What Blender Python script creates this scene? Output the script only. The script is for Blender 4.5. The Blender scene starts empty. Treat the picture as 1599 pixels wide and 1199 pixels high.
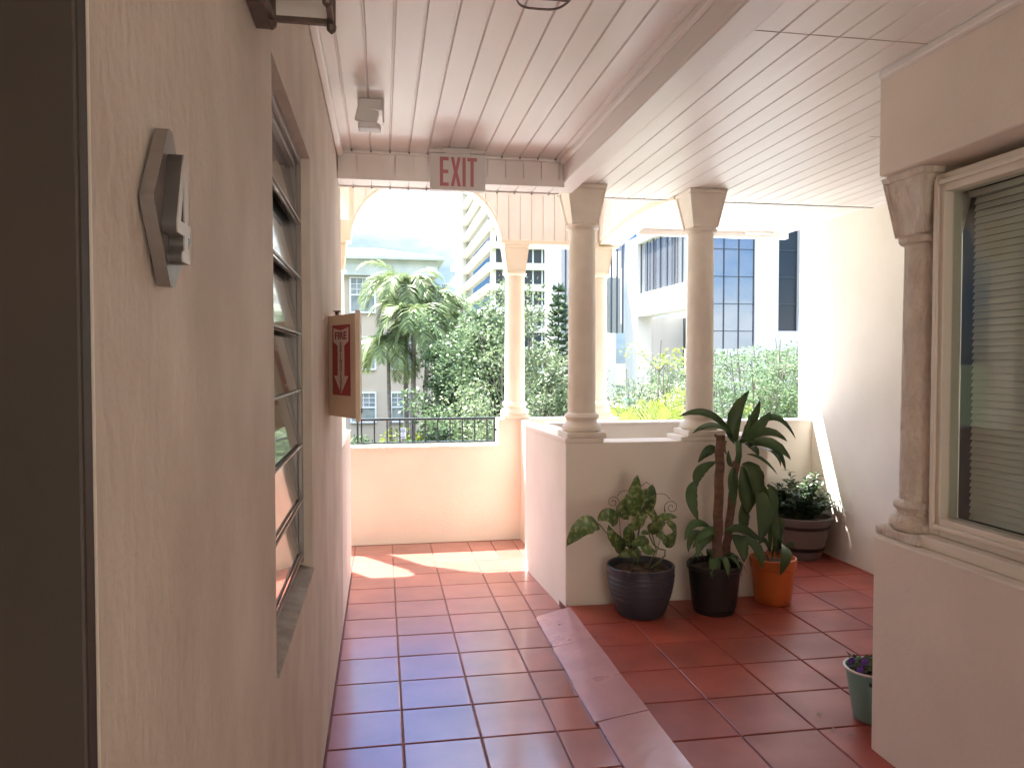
import bpy, bmesh, math, random
from mathutils import Vector, Matrix, noise
random.seed(7)
R = math.radians
scene = bpy.context.scene
col = scene.collection

# ------------------------------------------------------------------ camera
CAM = Vector((0, 0, 1.53)); YAW = R(9.697); PITCH = R(1.691); FPX = 1185.0
cd = bpy.data.cameras.new('camera'); cam = bpy.data.objects.new('camera', cd); col.objects.link(cam)
cam.location = CAM; cam.rotation_euler = (R(90) - PITCH, 0, -YAW)
cd.sensor_width = 36; cd.lens = FPX / 1599 * 36; cd.clip_start = 0.02; cd.clip_end = 3000
scene.camera = cam
_F = Vector((math.sin(YAW)*math.cos(PITCH), math.cos(YAW)*math.cos(PITCH), -math.sin(PITCH)))
_R = Vector((math.cos(YAW), -math.sin(YAW), 0)); _U = _R.cross(_F)
def at(u, v, y=None, x=None):
    """measured point of the photo placed at world depth y (or on the plane x)"""
    d = _F + _R*((u-799.5)/FPX) + _U*((599.5-v)/FPX)
    t = y/d.y if y is not None else x/d.x
    return CAM + d*t

# ------------------------------------------------------------------ light
SUN = Vector((0.30, -0.42, -1.0)).normalized()          # direction the light travels
elev = math.asin(-SUN.z); az = math.atan2(-SUN.x, -SUN.y)   # azimuth from +Y towards +X
W = bpy.data.worlds.new('World'); scene.world = W; W.use_nodes = True
nt = W.node_tree; nt.nodes.clear()
def N(t, kind, **kw):
    n = t.nodes.new(kind)
    for k, v in kw.items(): setattr(n, k, v)
    return n
sky = N(nt, 'ShaderNodeTexSky', sky_type='NISHITA', sun_disc=False)
sky.sun_elevation = elev; sky.sun_rotation = az; sky.air_density = 1.0; sky.dust_density = 0.6; sky.ozone_density = 1.2
tc = N(nt, 'ShaderNodeTexCoord'); mp = N(nt, 'ShaderNodeMapping'); mp.inputs['Scale'].default_value = (1, 1, 2.4)
nz = N(nt, 'ShaderNodeTexNoise'); nz.inputs['Scale'].default_value = 3.1; nz.inputs['Detail'].default_value = 9; nz.inputs['Roughness'].default_value = .58
cr = N(nt, 'ShaderNodeValToRGB'); cr.color_ramp.elements[0].position = .40; cr.color_ramp.elements[1].position = .60
mx = N(nt, 'ShaderNodeMixRGB'); mx.inputs[2].default_value = (1.02, 1.12, 1.24, 1)
bg = N(nt, 'ShaderNodeBackground'); bg.inputs['Strength'].default_value = 0.13
wo = N(nt, 'ShaderNodeOutputWorld')
L = nt.links.new
L(tc.outputs['Generated'], mp.inputs['Vector']); L(mp.outputs[0], nz.inputs['Vector']); L(nz.outputs['Fac'], cr.inputs[0])
L(cr.outputs[0], mx.inputs[0]); dk = N(nt, 'ShaderNodeMixRGB', blend_type='MULTIPLY'); dk.inputs[0].default_value = 1; dk.inputs[2].default_value = (.05, .09, .15, 1); L(sky.outputs[0], dk.inputs[1]); L(dk.outputs[0], mx.inputs[1]); sx3 = N(nt, 'ShaderNodeSeparateXYZ'); L(tc.outputs['Generated'], sx3.inputs[0])
er = N(nt, 'ShaderNodeMapRange'); er.interpolation_type = 'SMOOTHSTEP'; er.inputs['From Min'].default_value = .24; er.inputs['From Max'].default_value = .60; er.inputs['To Min'].default_value = 1; er.inputs['To Max'].default_value = 6.2
L(sx3.outputs['Z'], er.inputs['Value']); vm = N(nt, 'ShaderNodeVectorMath', operation='SCALE'); L(mx.outputs[0], vm.inputs[0]); L(er.outputs[0], vm.inputs['Scale']); L(vm.outputs[0], bg.inputs[0]); L(bg.outputs[0], wo.inputs[0])
sl = bpy.data.lights.new('sun', 'SUN'); sl.energy = 4.4; sl.angle = R(.5); sl.color = (1, .965, .91)
so = bpy.data.objects.new('sun', sl); col.objects.link(so); so.rotation_euler = SUN.to_track_quat('-Z', 'Y').to_euler()
scene.view_settings.view_transform = 'Standard'; scene.view_settings.look = 'None'
scene.view_settings.exposure = 3.1; scene.view_settings.gamma = 1
scene.cycles.max_bounces = 12; scene.cycles.diffuse_bounces = 9; scene.cycles.glossy_bounces = 5
scene.cycles.transparent_max_bounces = 16; scene.cycles.sample_clamp_indirect = 8
scene.cycles.use_denoising = True

# ------------------------------------------------------------------ materials
def mat(name, base, rough=.6, var=None, scale=6, bump=0, bscale=60, stretch=(1,1,1), metal=0, spec=.5, coat=0, island=0, trans=0, bdist=.004, detail=6, rvar=0, lo=.35, hi=.65):
    m = bpy.data.materials.new(name); m.use_nodes = True; t = m.node_tree; b = t.nodes['Principled BSDF']
    b.inputs['Base Color'].default_value = (*base, 1); b.inputs['Roughness'].default_value = rough
    b.inputs['Metallic'].default_value = metal; b.inputs['Specular IOR Level'].default_value = spec; b.inputs['Coat Weight'].default_value = coat; b.inputs['Coat Roughness'].default_value = .15
    co = N(t, 'ShaderNodeTexCoord'); ma = N(t, 'ShaderNodeMapping'); ma.inputs['Scale'].default_value = stretch
    t.links.new(co.outputs['Object'], ma.inputs[0])
    out = None
    if var is not None:
        n = N(t, 'ShaderNodeTexNoise'); n.inputs['Scale'].default_value = scale; n.inputs['Detail'].default_value = detail
        t.links.new(ma.outputs[0], n.inputs['Vector'])
        r = N(t, 'ShaderNodeValToRGB'); r.color_ramp.elements[0].position = lo; r.color_ramp.elements[1].position = hi
        t.links.new(n.outputs['Fac'], r.inputs[0])
        x = N(t, 'ShaderNodeMixRGB'); x.inputs[1].default_value = (*base, 1); x.inputs[2].default_value = (*var, 1)
        t.links.new(r.outputs[0], x.inputs[0]); out = x.outputs[0]
        if rvar:
            mr = N(t, 'ShaderNodeMapRange'); mr.inputs['To Min'].default_value = rough; mr.inputs['To Max'].default_value = rough + rvar
            t.links.new(n.outputs['Fac'], mr.inputs[0]); t.links.new(mr.outputs[0], b.inputs['Roughness'])
    if island:
        g = N(t, 'ShaderNodeNewGeometry'); h = N(t, 'ShaderNodeHueSaturation')
        mr = N(t, 'ShaderNodeMapRange'); mr.inputs['To Min'].default_value = 1-island; mr.inputs['To Max'].default_value = 1+island
        t.links.new(g.outputs['Random Per Island'], mr.inputs[0]); t.links.new(mr.outputs[0], h.inputs['Value'])
        if out: t.links.new(out, h.inputs['Color'])
        else: h.inputs['Color'].default_value = (*base, 1)
        out = h.outputs[0]
    if out: t.links.new(out, b.inputs['Base Color'])
    if bump:
        n2 = N(t, 'ShaderNodeTexNoise'); n2.inputs['Scale'].default_value = bscale; n2.inputs['Detail'].default_value = 5
        t.links.new(ma.outputs[0], n2.inputs['Vector'])
        bp = N(t, 'ShaderNodeBump'); bp.inputs['Strength'].default_value = bump; bp.inputs['Distance'].default_value = bdist
        t.links.new(n2.outputs['Fac'], bp.inputs['Height']); t.links.new(bp.outputs[0], b.inputs['Normal'])
    if trans:
        tr = N(t, 'ShaderNodeBsdfTranslucent'); ms = N(t, 'ShaderNodeMixShader'); ms.inputs[0].default_value = trans
        if out: t.links.new(out, tr.inputs[0])
        else: tr.inputs[0].default_value = (*base, 1)
        o = t.nodes['Material Output']; t.links.new(b.outputs[0], ms.inputs[1]); t.links.new(tr.outputs[0], ms.inputs[2]); t.links.new(ms.outputs[0], o.inputs[0])
    return m
def glass_mat(name, tint=(.88,.92,.90), base=.0):
    m = bpy.data.materials.new(name); m.use_nodes = True; t = m.node_tree; t.nodes.clear()
    o = N(t, 'ShaderNodeOutputMaterial'); a = N(t, 'ShaderNodeBsdfTransparent'); a.inputs[0].default_value = (*tint, 1)
    g = N(t, 'ShaderNodeBsdfGlossy'); g.inputs['Roughness'].default_value = .02
    lw = N(t, 'ShaderNodeFresnel'); lw.inputs[0].default_value = 1.33; ad = N(t, 'ShaderNodeMath', operation='ADD'); ad.inputs[1].default_value = base
    ms = N(t, 'ShaderNodeMixShader')
    ge = N(t, 'ShaderNodeNewGeometry'); iv = N(t, 'ShaderNodeMath', operation='SUBTRACT'); iv.inputs[0].default_value = 1; mu = N(t, 'ShaderNodeMath', operation='MULTIPLY'); t.links.new(ge.outputs['Backfacing'], iv.inputs[1])
    t.links.new(lw.outputs[0], ad.inputs[0]); t.links.new(ad.outputs[0], mu.inputs[0]); t.links.new(iv.outputs[0], mu.inputs[1]); t.links.new(mu.outputs[0], ms.inputs[0]); t.links.new(a.outputs[0], ms.inputs[1]); t.links.new(g.outputs[0], ms.inputs[2]); t.links.new(ms.outputs[0], o.inputs[0])
    return m
M = {}
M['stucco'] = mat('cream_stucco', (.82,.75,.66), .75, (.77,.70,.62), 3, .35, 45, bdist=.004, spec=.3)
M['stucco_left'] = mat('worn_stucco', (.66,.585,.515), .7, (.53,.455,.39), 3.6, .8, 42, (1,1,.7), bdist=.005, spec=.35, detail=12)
M['stucco_white'] = mat('pale_stucco', (.85,.80,.72), .75, (.80,.75,.67), 2.5, .3, 40, spec=.3)
M['peach'] = mat('peach_stucco', (.84,.755,.65), .75, (.80,.71,.61), 2.5, .3, 40, spec=.3)
M['column'] = mat('painted_column', (.80,.74,.65), .55, (.72,.66,.57), 7, .35, 55, bdist=.003)
M['rough_column'] = mat('lumpy_painted_column', (.70,.62,.53), .5, (.60,.52,.44), 20, 1.0, 22, (1,1,.6), bdist=.03)
M['trim'] = mat('cream_trim', (.80,.72,.60), .6, (.75,.67,.55), 5, .2, 60)
M['plank'] = mat('white_planks', (.87,.84,.82), .38, (.80,.76,.73), 1.6, .15, 8, (3,.5,1), bdist=.003)
M['tile'] = mat('red_painted_tile', (.38,.105,.08), .27, (.29,.085,.065), 3.5, .22, 9, island=.16, coat=.85, rvar=.16, bdist=.003)
M['tile_b'] = mat('matt_red_tile', (.36,.07,.045), .32, (.26,.052,.035), 3.5, .2, 9, island=.14, rvar=.2, bdist=.003)
M['grout'] = mat('dark_red_grout', (.21,.055,.04), .6, (.14,.035,.028), 12)
M['strip'] = mat('glossy_red_strip', (.50,.25,.26), .22, (.42,.20,.21), 6, .5, 14, metal=0, coat=.7, rvar=.15, bdist=.006)
M['brown'] = mat('wall_end_shade', (.040,.026,.018), .6, (.03,.02,.014), 3, .2, 40)  # dark brown carries the shade of the wall end
M['alu'] = mat('grey_window_metal', (.27,.25,.24), .4, metal=.2)
M['dark_metal'] = mat('bronze_metal', (.10,.075,.065), .45, (.15,.11,.09), 30, metal=.5)
M['rail_metal'] = mat('dark_green_grey_rail', (.035,.05,.05), .4, metal=.2)
M['plastic'] = mat('white_plastic', (.66,.63,.62), .4)
M['plastic_grey'] = mat('grey_plastic', (.68,.67,.67), .45)
M['exit_red'] = mat('dusty_red', (.48,.17,.19), .5)
M['label_red'] = mat('label_red', (.40,.06,.065), .4)
M['label_ink'] = mat('label_ink', (.26,.03,.035), .45)
M['label_white'] = mat('label_white', (.70,.60,.55), .45)
M['beige_metal'] = mat('beige_cabinet', (.74,.60,.46), .4)
M['vinyl'] = mat('cream_vinyl', (.72,.66,.57), .35)
M['plate'] = mat('number_plate_paint', (.20,.165,.15), .4, (.15,.125,.11), 20, .2, 60)
M['numeral'] = mat('dark_numeral', (.075,.068,.066), .35)
M['numface'] = mat('worn_numeral_face', (.42,.38,.35), .35)
M['blind'] = mat('grey_blind', (.64,.62,.57), .5)
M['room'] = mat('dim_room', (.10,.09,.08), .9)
M['glass'] = glass_mat('window_glass')
M['lantern_glass'] = glass_mat('lantern_glass', (.95,.95,.93), .02)
M['louvre'] = mat('louvre_glass', (.05,.05,.055), .04, spec=.9, coat=.5)
M['soil'] = mat('potting_soil', (.035,.022,.015), .95, (.09,.06,.04), 60, 1, 90, bdist=.01)
M['bark'] = mat('cane_bark', (.19,.10,.065), .85, (.10,.055,.04), 14, .9, 50, (1,1,3), bdist=.006)
M['stem'] = mat('green_stem', (.12,.16,.05), .5)
M['drac'] = mat('dracaena_leaf', (.05,.105,.032), .36, (.075,.14,.045), 10, island=.25, trans=.12)
M['pothos'] = mat('variegated_leaf', (.08,.145,.035), .34, (.36,.40,.18), 26, stretch=(1.6,1,1.6), island=.3, trans=.18, lo=.47, hi=.68)
M['bush'] = mat('small_leaf', (.04,.075,.03), .35, island=.4, trans=.15)
M['dead'] = mat('dry_leaf', (.30,.22,.13), .8, (.18,.11,.06), 20)
M['navy'] = mat('navy_pot', (.045,.045,.065), .4, (.035,.035,.05), 8)
M['black'] = mat('black_pot', (.014,.012,.012), .45)
M['orange'] = mat('orange_pot', (.62,.16,.035), .4, (.55,.13,.03), 6)
M['taupe'] = mat('grey_brown_pot', (.16,.13,.125), .45)
M['teal'] = mat('teal_pot', (.21,.43,.38), .4)
M['purple'] = mat('purple_petal', (.18,.07,.38), .5, trans=.2)
M['wire'] = mat('rusty_wire', (.10,.05,.03), .6)

# ------------------------------------------------------------------ mesh helpers
class MB:
    def __init__(s): s.v = []; s.f = []; s.sm = False
    def add(s, vs, fs):
        o = len(s.v); s.v += [Vector(p) for p in vs]; s.f += [tuple(i+o for i in f) for f in fs]; return s
    def box(s, x0, x1, y0, y1, z0, z1):
        return s.add([(x0,y0,z0),(x1,y0,z0),(x1,y1,z0),(x0,y1,z0),(x0,y0,z1),(x1,y0,z1),(x1,y1,z1),(x0,y1,z1)],
                     [(3,2,1,0),(4,5,6,7),(0,1,5,4),(1,2,6,5),(2,3,7,6),(3,0,4,7)])
    def obox(s, c, X, Y, Z):   # oriented box, half vectors
        c, X, Y, Z = map(Vector, (c, X, Y, Z)); vs = []
        for k in (-1, 1):
            for a, b in ((-1,-1),(1,-1),(1,1),(-1,1)): vs.append(c + X*a + Y*b + Z*k)
        return s.add(vs, [(3,2,1,0),(4,5,6,7),(0,1,5,4),(1,2,6,5),(2,3,7,6),(3,0,4,7)])
    def prism(s, poly, z0, z1):
        n = len(poly); vs = [(x,y,z0) for x,y in poly] + [(x,y,z1) for x,y in poly]
        return s.add(vs, [tuple(range(n))[::-1], tuple(range(n,2*n))] + [(i,(i+1)%n,n+(i+1)%n,n+i) for i in range(n)])
    def lathe(s, prof, c=(0,0,0), seg=32, cap=True):
        c = Vector(c); vs = []; fs = []
        for r, z in prof:
            for k in range(seg):
                a = 2*math.pi*k/seg; vs.append(c + Vector((r*math.cos(a), r*math.sin(a), z)))
        for i in range(len(prof)-1):
            for k in range(seg):
                k2 = (k+1)%seg; fs.append((i*seg+k, i*seg+k2, (i+1)*seg+k2, (i+1)*seg+k))
        if cap: fs += [tuple(range(seg))[::-1], tuple(range((len(prof)-1)*seg, len(prof)*seg))]
        return s.add(vs, fs)
    def tube(s, pts, r, seg=8, r1=None):
        pts = [Vector(p) for p in pts]; n = len(pts); vs = []; fs = []
        ref = Vector((0,0,1)) if abs((pts[-1]-pts[0]).normalized().z) < .9 else Vector((1,0,0))
        for i, p in enumerate(pts):
            t = (pts[min(i+1,n-1)] - pts[max(i-1,0)]).normalized(); a = t.cross(ref).normalized(); b = t.cross(a)
            rr = r if r1 is None else r + (r1-r)*i/(n-1)
            for k in range(seg): q = 2*math.pi*k/seg; vs.append(p + a*(rr*math.cos(q)) + b*(rr*math.sin(q)))
        for i in range(n-1):
            for k in range(seg): k2=(k+1)%seg; fs.append((i*seg+k,(i+1)*seg+k,(i+1)*seg+k2,i*seg+k2))
        fs += [tuple(range(seg)), tuple(range((n-1)*seg,n*seg))[::-1]]
        return s.add(vs, fs)
    def leaf(s, p0, p1, p2, w, n, seg=8, fold=.25, peak=.4, sharp=1.0, thick=0):
        """leaf blade along a bent midrib p0-p1-p2 (p1 on the curve)"""
        p0, p1, p2, n = map(Vector, (p0, p1, p2, n)); c = p1*2 - (p0+p2)/2; vs = []; fs = []
        for i in range(seg+1):
            t = i/seg; p = p0*(1-t)**2 + c*2*t*(1-t) + p2*t*t; tg = ((c-p0)*(1-t) + (p2-c)*t)
            if tg.length < 1e-6: tg = p2-p0
            tg.normalize(); sd = tg.cross(n)
            if sd.length < 1e-4: sd = tg.cross(Vector((.3,.2,1)))
            sd.normalize(); nn = sd.cross(tg)
            q = t**(math.log(.5)/math.log(peak)); ww = w/2*max(math.sin(math.pi*min(1,q)),0)**sharp + .0004*w
            wob = 1 + .08*math.sin(i*2.3+p0.x*40)
            vs += [p - sd*ww*wob + nn*ww*fold, p, p + sd*ww + nn*ww*fold]
        for i in range(seg): a = i*3; fs += [(a,a+3,a+4,a+1),(a+1,a+4,a+5,a+2)]
        return s.add(vs, fs)
    def build(s, name, m, parent=None, bevel=0, smooth=False, solid=0):
        me = bpy.data.meshes.new(name); off = wloc(parent) if parent else Vector()
        me.from_pydata([tuple(v-off) for v in s.v], [], s.f); me.validate(); me.update()
        return link(name, me, m, parent, bevel, smooth, solid)
LOC = {}
def wloc(o):
    v = Vector()
    while o is not None: v += o.location; o = o.parent
    return v
def link(name, me, m, parent=None, bevel=0, smooth=False, solid=0):
    for mm in (m if isinstance(m, (list, tuple)) else [m]): me.materials.append(mm)
    o = bpy.data.objects.new(name, me); col.objects.link(o)
    if parent is not None: o.parent = parent
    if smooth:
        for p in me.polygons: p.use_smooth = True
        if smooth != 'all':
            bm = bmesh.new(); bm.from_mesh(me)
            for e in bm.edges:
                if len(e.link_faces) == 2 and e.calc_face_angle(0) > R(38): e.smooth = False
            bm.to_mesh(me); bm.free()
    if solid:
        k = o.modifiers.new('thick', 'SOLIDIFY'); k.thickness = solid; k.offset = 0
    if bevel:
        k = o.modifiers.new('bevel', 'BEVEL'); k.width = bevel; k.segments = 2; k.limit_method = 'ANGLE'; k.angle_limit = R(40)
    return o
def tag(o, label=None, cat=None, group=None, kind=None):
    if label: o['label'] = label
    if cat: o['category'] = cat
    if group: o['group'] = group
    if kind: o['kind'] = kind
    return o
def thing(name, label, cat, loc=(0,0,0), group=None, rz=0):
    o = bpy.data.objects.new(name, None); col.objects.link(o); o.location = loc; o.rotation_euler.z = rz; o.empty_display_size = .1
    return tag(o, label, cat, group)
def struct(o): o['kind'] = 'structure'; return o
def copy_tree(o, parent=None):
    c = o.copy(); col.objects.link(c); c.parent = parent
    for ch in list(o.children): copy_tree(ch, c)
    return c
def flat(name, polys, depth, mtx, m, parent, bevel=0):
    """filled 2D outline(s) (with holes) extruded by depth, placed with mtx"""
    cu = bpy.data.curves.new('c', 'CURVE'); cu.dimensions = '2D'; cu.fill_mode = 'BOTH'; cu.extrude = depth/2
    for poly in polys:
        sp = cu.splines.new('POLY'); sp.points.add(len(poly)-1); sp.use_cyclic_u = True
        for i, (x, y) in enumerate(poly): sp.points[i].co = (x, y, 0, 1)
    return _conv(cu, name, mtx, m, parent, bevel)
def text(name, body, size, mtx, m, parent, depth=.0006, bold=.0, sx=1.0, line=1.0):
    cu = bpy.data.curves.new('t', 'FONT'); cu.body = body; cu.size = size; cu.extrude = depth; cu.offset = bold; cu.align_x = 'CENTER'; cu.align_y = 'CENTER'; cu.space_line = line
    return _conv(cu, name, mtx @ Matrix.Scale(sx, 4, (1,0,0)), m, parent)
def _conv(cu, name, mtx, m, parent, bevel=0):
    t = bpy.data.objects.new('tmp', cu); col.objects.link(t)
    dg = bpy.context.evaluated_depsgraph_get(); me = bpy.data.meshes.new_from_object(t.evaluated_get(dg))
    bpy.data.objects.remove(t); bpy.data.curves.remove(cu); me.name = name
    me.transform(Matrix.Translation(-(wloc(parent) if parent else Vector())) @ mtx)
    me.materials.clear()
    return link(name, me, m, parent, bevel)
def frame(o, X, Y):
    X = Vector(X).normalized(); Y = Vector(Y).normalized(); Z = X.cross(Y)
    return Matrix(((X.x,Y.x,Z.x,o[0]),(X.y,Y.y,Z.y,o[1]),(X.z,Y.z,Z.z,o[2]),(0,0,0,1)))

# ------------------------------------------------------------------ floors
g = .0065
def tiles(name, xs, ys, z, clip, m, base):
    """individual slightly uneven tiles over a grout bed"""
    mb = MB()
    for i in range(len(xs)-1):
        for j in range(len(ys)-1):
            x0, x1, y0, y1 = xs[i]+g/2, xs[i+1]-g/2, ys[j]+g/2, ys[j+1]-g/2
            if x1-x0 < .02 or y1-y0 < .02 or not clip((x0+x1)/2, (y0+y1)/2): continue
            tx, ty, b = random.gauss(0,.0016), random.gauss(0,.0016), .004
            def zz(x, y): return z + (x-(x0+x1)/2)*tx + (y-(y0+y1)/2)*ty
            vs = [(x0,y0,z-.012),(x1,y0,z-.012),(x1,y1,z-.012),(x0,y1,z-.012)]
            vs += [(x,y,zz(x,y)-.003) for x,y in ((x0,y0),(x1,y0),(x1,y1),(x0,y1))]
            vs += [(x,y,zz(x,y)) for x,y in ((x0+b,y0+b),(x1-b,y0+b),(x1-b,y1-b),(x0+b,y1-b))]
            fs = []
            for k in (0, 4):
                for q in range(4): q2=(q+1)%4; fs.append((k+q,k+q2,k+4+q2,k+4+q))
            fs.append((8,9,10,11)); mb.add(vs, fs)
    o = mb.build(name, m); struct(o)
    return o
fx = [-.54, -.225, .075, .39, .705, .90, 1.09]
fy = [3.026 + .305*k for k in range(-11, 12)]
tiles('floor', fx, [y for y in fy if y < 6.5], 0, lambda x, y: -.3 < x and not (x > .9 and y < 4.3) and (x > -.25 or y < .6), M['tile'], None)
tiles('floor', [-1.80,-1.485,-1.17,-.855,-.54,-.225], [y for y in fy if 5.4 < y < 6.5], 0, lambda x, y: True, M['tile'], None)
tiles('floor', [1.09,1.215,1.53,1.845,2.1], [y for y in fy if 5.4 < y < 6.5], 0, lambda x, y: True, M['tile'], None)
tiles('floor', [1.094]+[1.406+.326*k for k in range(0, 7)]+[3.40], [2.788+.336*k for k in range(-10, 9)], .04, lambda x, y: (x < 1.87 or y > 2.4) and not (y > 4.6 and x < 2.4) and y < 5.6, M['tile_b'], None)
b = MB(); b.box(-.6,.93,-.6,6.5,-.25,-.006); b.box(-1.95,-.6,5.2,6.5,-.25,-.006); b.box(.93,1.14,-.6,5.56,-.25,-.005); b.box(.93,2.2,5.55,6.5,-.25,-.006); struct(b.build('floor_slab', M['grout']))
b = MB(); b.box(1.09,3.42,-.6,5.6,-.25,.033); struct(b.build('floor_slab', M['grout']))
b = MB(); b.box(-.9,3.42,-4.2,-.605,-.25,.0); struct(b.build('bounce_terrace', mat('bounce_paving', (.70,.67,.62), .8, (.62,.59,.54), 4, .2, 40)))  # unseen paving behind the camera, made pale to bounce light

# bevelled strip at the step between the two floors
st = thing('threshold_strip', 'long shiny mauve red sloped strip covering the step between the two tiled floors', 'floor strip', (1.0, 1, 0))
b = MB(); ys = [-.6, 0, 1.2, 1.9, 2.55, 3.05, 3.43, 3.9, 4.42]
for i in range(len(ys)-1):
    n = 6; y0, y1 = ys[i]+.0015, ys[i+1]-.0015; d0 = random.uniform(-.002,.003); d1 = random.uniform(-.002,.003)
    pts = []
    for k in range(n+1):
        y = y0+(y1-y0)*k/n; w = .002*math.sin(y*9+i); x0 = .883 + (.006*math.sin(i*2.1)); x1 = 1.112 + d0
        if i == len(ys)-2 and k == n: y0b = y; pts.append([(x0+.01,y-.03,.013),(x1,y+.01,.047+w)])
        else: pts.append([(x0,y,.013+abs(w)),(x1,y,.047+w)])
    for k in range(n):
        a, c = pts[k], pts[k+1]; p = [a[0],a[1],c[1],c[0]]
        lo = [(q[0],q[1],q[2]-.010) for q in p]
        b.add(p+lo, [(0,1,2,3),(7,6,5,4),(0,3,7,4),(1,5,6,2),(0,4,5,1),(3,2,6,7)])
b.build('ramp_plate', M['strip'], st)
b = MB(); b.box(.905,1.092,-.6,4.40,-.006,.008); b.build('support_batten', M['dark_metal'], st)

# ------------------------------------------------------------------ ceilings of grooved planks
def planks(x0, x1, y0, y1, z, pitch=.1, along='y', groove=.009, deep=.008, phase=0, nrm=-1, mb=None, plane='z'):
    """one sheet with a real V groove at every board joint; plane z: underside, plane x/y: vertical cladding"""
    mb = mb or MB(); a0, a1 = (x0, x1) if along == 'y' else (y0, y1)
    ks = [a0 + phase + pitch*k for k in range(int((a1-a0)/pitch)+2)]
    prof = [(a0, 0)]
    for k in ks:
        if a0+groove < k < a1-groove: prof += [(k-groove/2,0),(k-groove*.18,deep),(k+groove*.18,deep),(k+groove/2,0)]
    prof.append((a1, 0)); vs = []; fs = []
    for a, d in prof:
        if plane == 'z':
            if along == 'y': vs += [(a,y0,z+d),(a,y1,z+d)]
            else: vs += [(x0,a,z+d),(x1,a,z+d)]
    for i in range(len(prof)-1): fs.append((2*i,2*i+1,2*i+3,2*i+2))
    mb.add(vs, fs); return mb
CL, CR = 2.645, 2.605
struct(planks(-.23, 1.0, -2.1, 4.15, CL, .1, phase=.075, groove=.012).build('ceiling', M['plank']))
b = planks(1.12, 1.86, -2.1, 2.6, CR, .1065, phase=.06); planks(1.12, 3.40, 2.6, 4.84, CR, .1065, phase=.06, mb=b)
struct(b.build('ceiling', M['plank']))
b = planks(2.06, 3.40, 4.87, 5.98, CR+.012, .1065, phase=.03); struct(b.build('ceiling', M['plank']))
struct(planks(-1.95, 1.88, 4.3, 6.43, 3.16, .1, phase=.03).build('ceiling', M['plank']))
b = MB(); b.box(1.20,1.85,2.328,2.3315,CR-.0012,CR-.0002); b.box(2.30,2.72,3.32,3.323,CR-.0012,CR-.0002); struct(b.build('ceiling_joint', mat('board_gap', (.35,.28,.24), .9)))
# roof slab above them keeps out the sun
b = MB(); b.box(-3.5,1.9,-2.1,4.29,2.665,3.6); b.box(1.9,3.6,-2.1,5.9,2.665,3.6); b.box(1.25,1.9,4.29,4.84,2.70,3.6); b.box(-2.0,2.2,4.29,6.76,3.2,3.6)
roof_bld = tag(b.build('building_roof_slab', M['trim']), 'flat slab carrying the plank ceiling above the walkway', 'roof')

def vplank(p0, p1, z0, z1f, pitch, m, name, parent, nrm):
    """vertical boards from p0 to p1, top z1f(t) bottom z0(t) as functions of metres along"""
    p0, p1 = Vector((*p0,0)), Vector((*p1,0)); Ln = (p1-p0).length; d = (p1-p0)/Ln; nv = Vector((*nrm,0)); mb = MB()
    st = []; a = 0
    while a < Ln-1e-4:
        e = min(a+pitch, Ln); st.append((a, e)); a = e
    for a, e in st:
        n = 5
        for i in range(n):
            s0 = a+.003+(e-a-.006)*i/n; s1 = a+.003+(e-a-.006)*(i+1)/n
            b0, b1 = z0(s0), z0(s1); t0, t1 = z1f(s0), z1f(s1)
            q0, q1 = p0+d*s0, p0+d*s1
            mb.add([q0+Vector((0,0,b0)), q1+Vector((0,0,b1)), q1+Vector((0,0,t1)), q0+Vector((0,0,t0)),
                    q0-nv*.012+Vector((0,0,b0)), q1-nv*.012+Vector((0,0,b1)), q1-nv*.012+Vector((0,0,t1)), q0-nv*.012+Vector((0,0,t0))],
                   [(0,1,2,3),(7,6,5,4),(0,4,5,1),(3,2,6,7)] + ([(0,3,7,4)] if i == 0 else []) + ([(1,5,6,2)] if i == n-1 else []))
    return mb.build(name, m, parent)

# boxed beam across the corridor, with board grooves and small nail heads
be = thing('ceiling_beam', 'boxed white plank beam crossing the corridor ceiling behind the exit sign', 'beam', (.4,4.2,2.5))
b = MB(); b.box(-.228,1.0,4.155,4.30,2.52,2.69); b.box(-.228,1.0,4.13,4.154,2.495,2.535); b.build('beam_core', M['plank'], be)
vplank((-.228,4.142), (1.0,4.142), lambda s: 2.536, lambda s: CL-.012, .1, M['plank'], 'board_face', be, (0,-1))
planks(-.228, 1.0, 4.155, 4.30, 2.497, .1, phase=.075, groove=.008, deep=.005).build('board_soffit', M['plank'], be)
b = MB(); b.box(-.228,1.0,4.118,4.141,CL-.014,CL-.001); b.box(-.228,1.0,4.296,4.309,2.490,2.502); b.build('moulding', M['plank'], be)
b = MB()
for k in range(12):
    x = -.228+.075+.1*k
    if x < .98: b.box(x-.004,x+.004,4.110,4.118,CL-.009,CL-.002); b.box(x-.004,x+.004,4.288,4.298,2.484,2.490)
b.build('vent_notch', M['numeral'], be)
be2 = thing('ceiling_beam', 'long pink white boxed beam running above the nearest free column towards the viewer', 'beam', (1.06,2,2.5))
b = MB(); b.box(1.0,1.12,-2.1,4.44,2.53,2.66); b.build('beam_core', M['plank'], be2, bevel=.012)
b = MB(); b.box(.975,.999,-2.1,4.12,CL-.03,CL-.001); b.box(1.0,1.012,-2.1,4.44,2.522,2.5295); b.build('moulding', M['plank'], be2, bevel=.004)
be3 = thing('ceiling_trim', 'thin white trim with a dark joint closing the plank ceiling above the potted plants', 'ceiling trim', (2.3,4.85,2.6))
b = MB(); b.box(1.12,3.39,4.842,4.868,CR-.005,CR+.05); b.build('trim_board', M['plank'], be3)
b = MB(); b.box(1.12,3.39,4.836,4.8415,CR-.002,CR+.02)
b.build('dark_joint', M['numeral'], be3)
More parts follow.
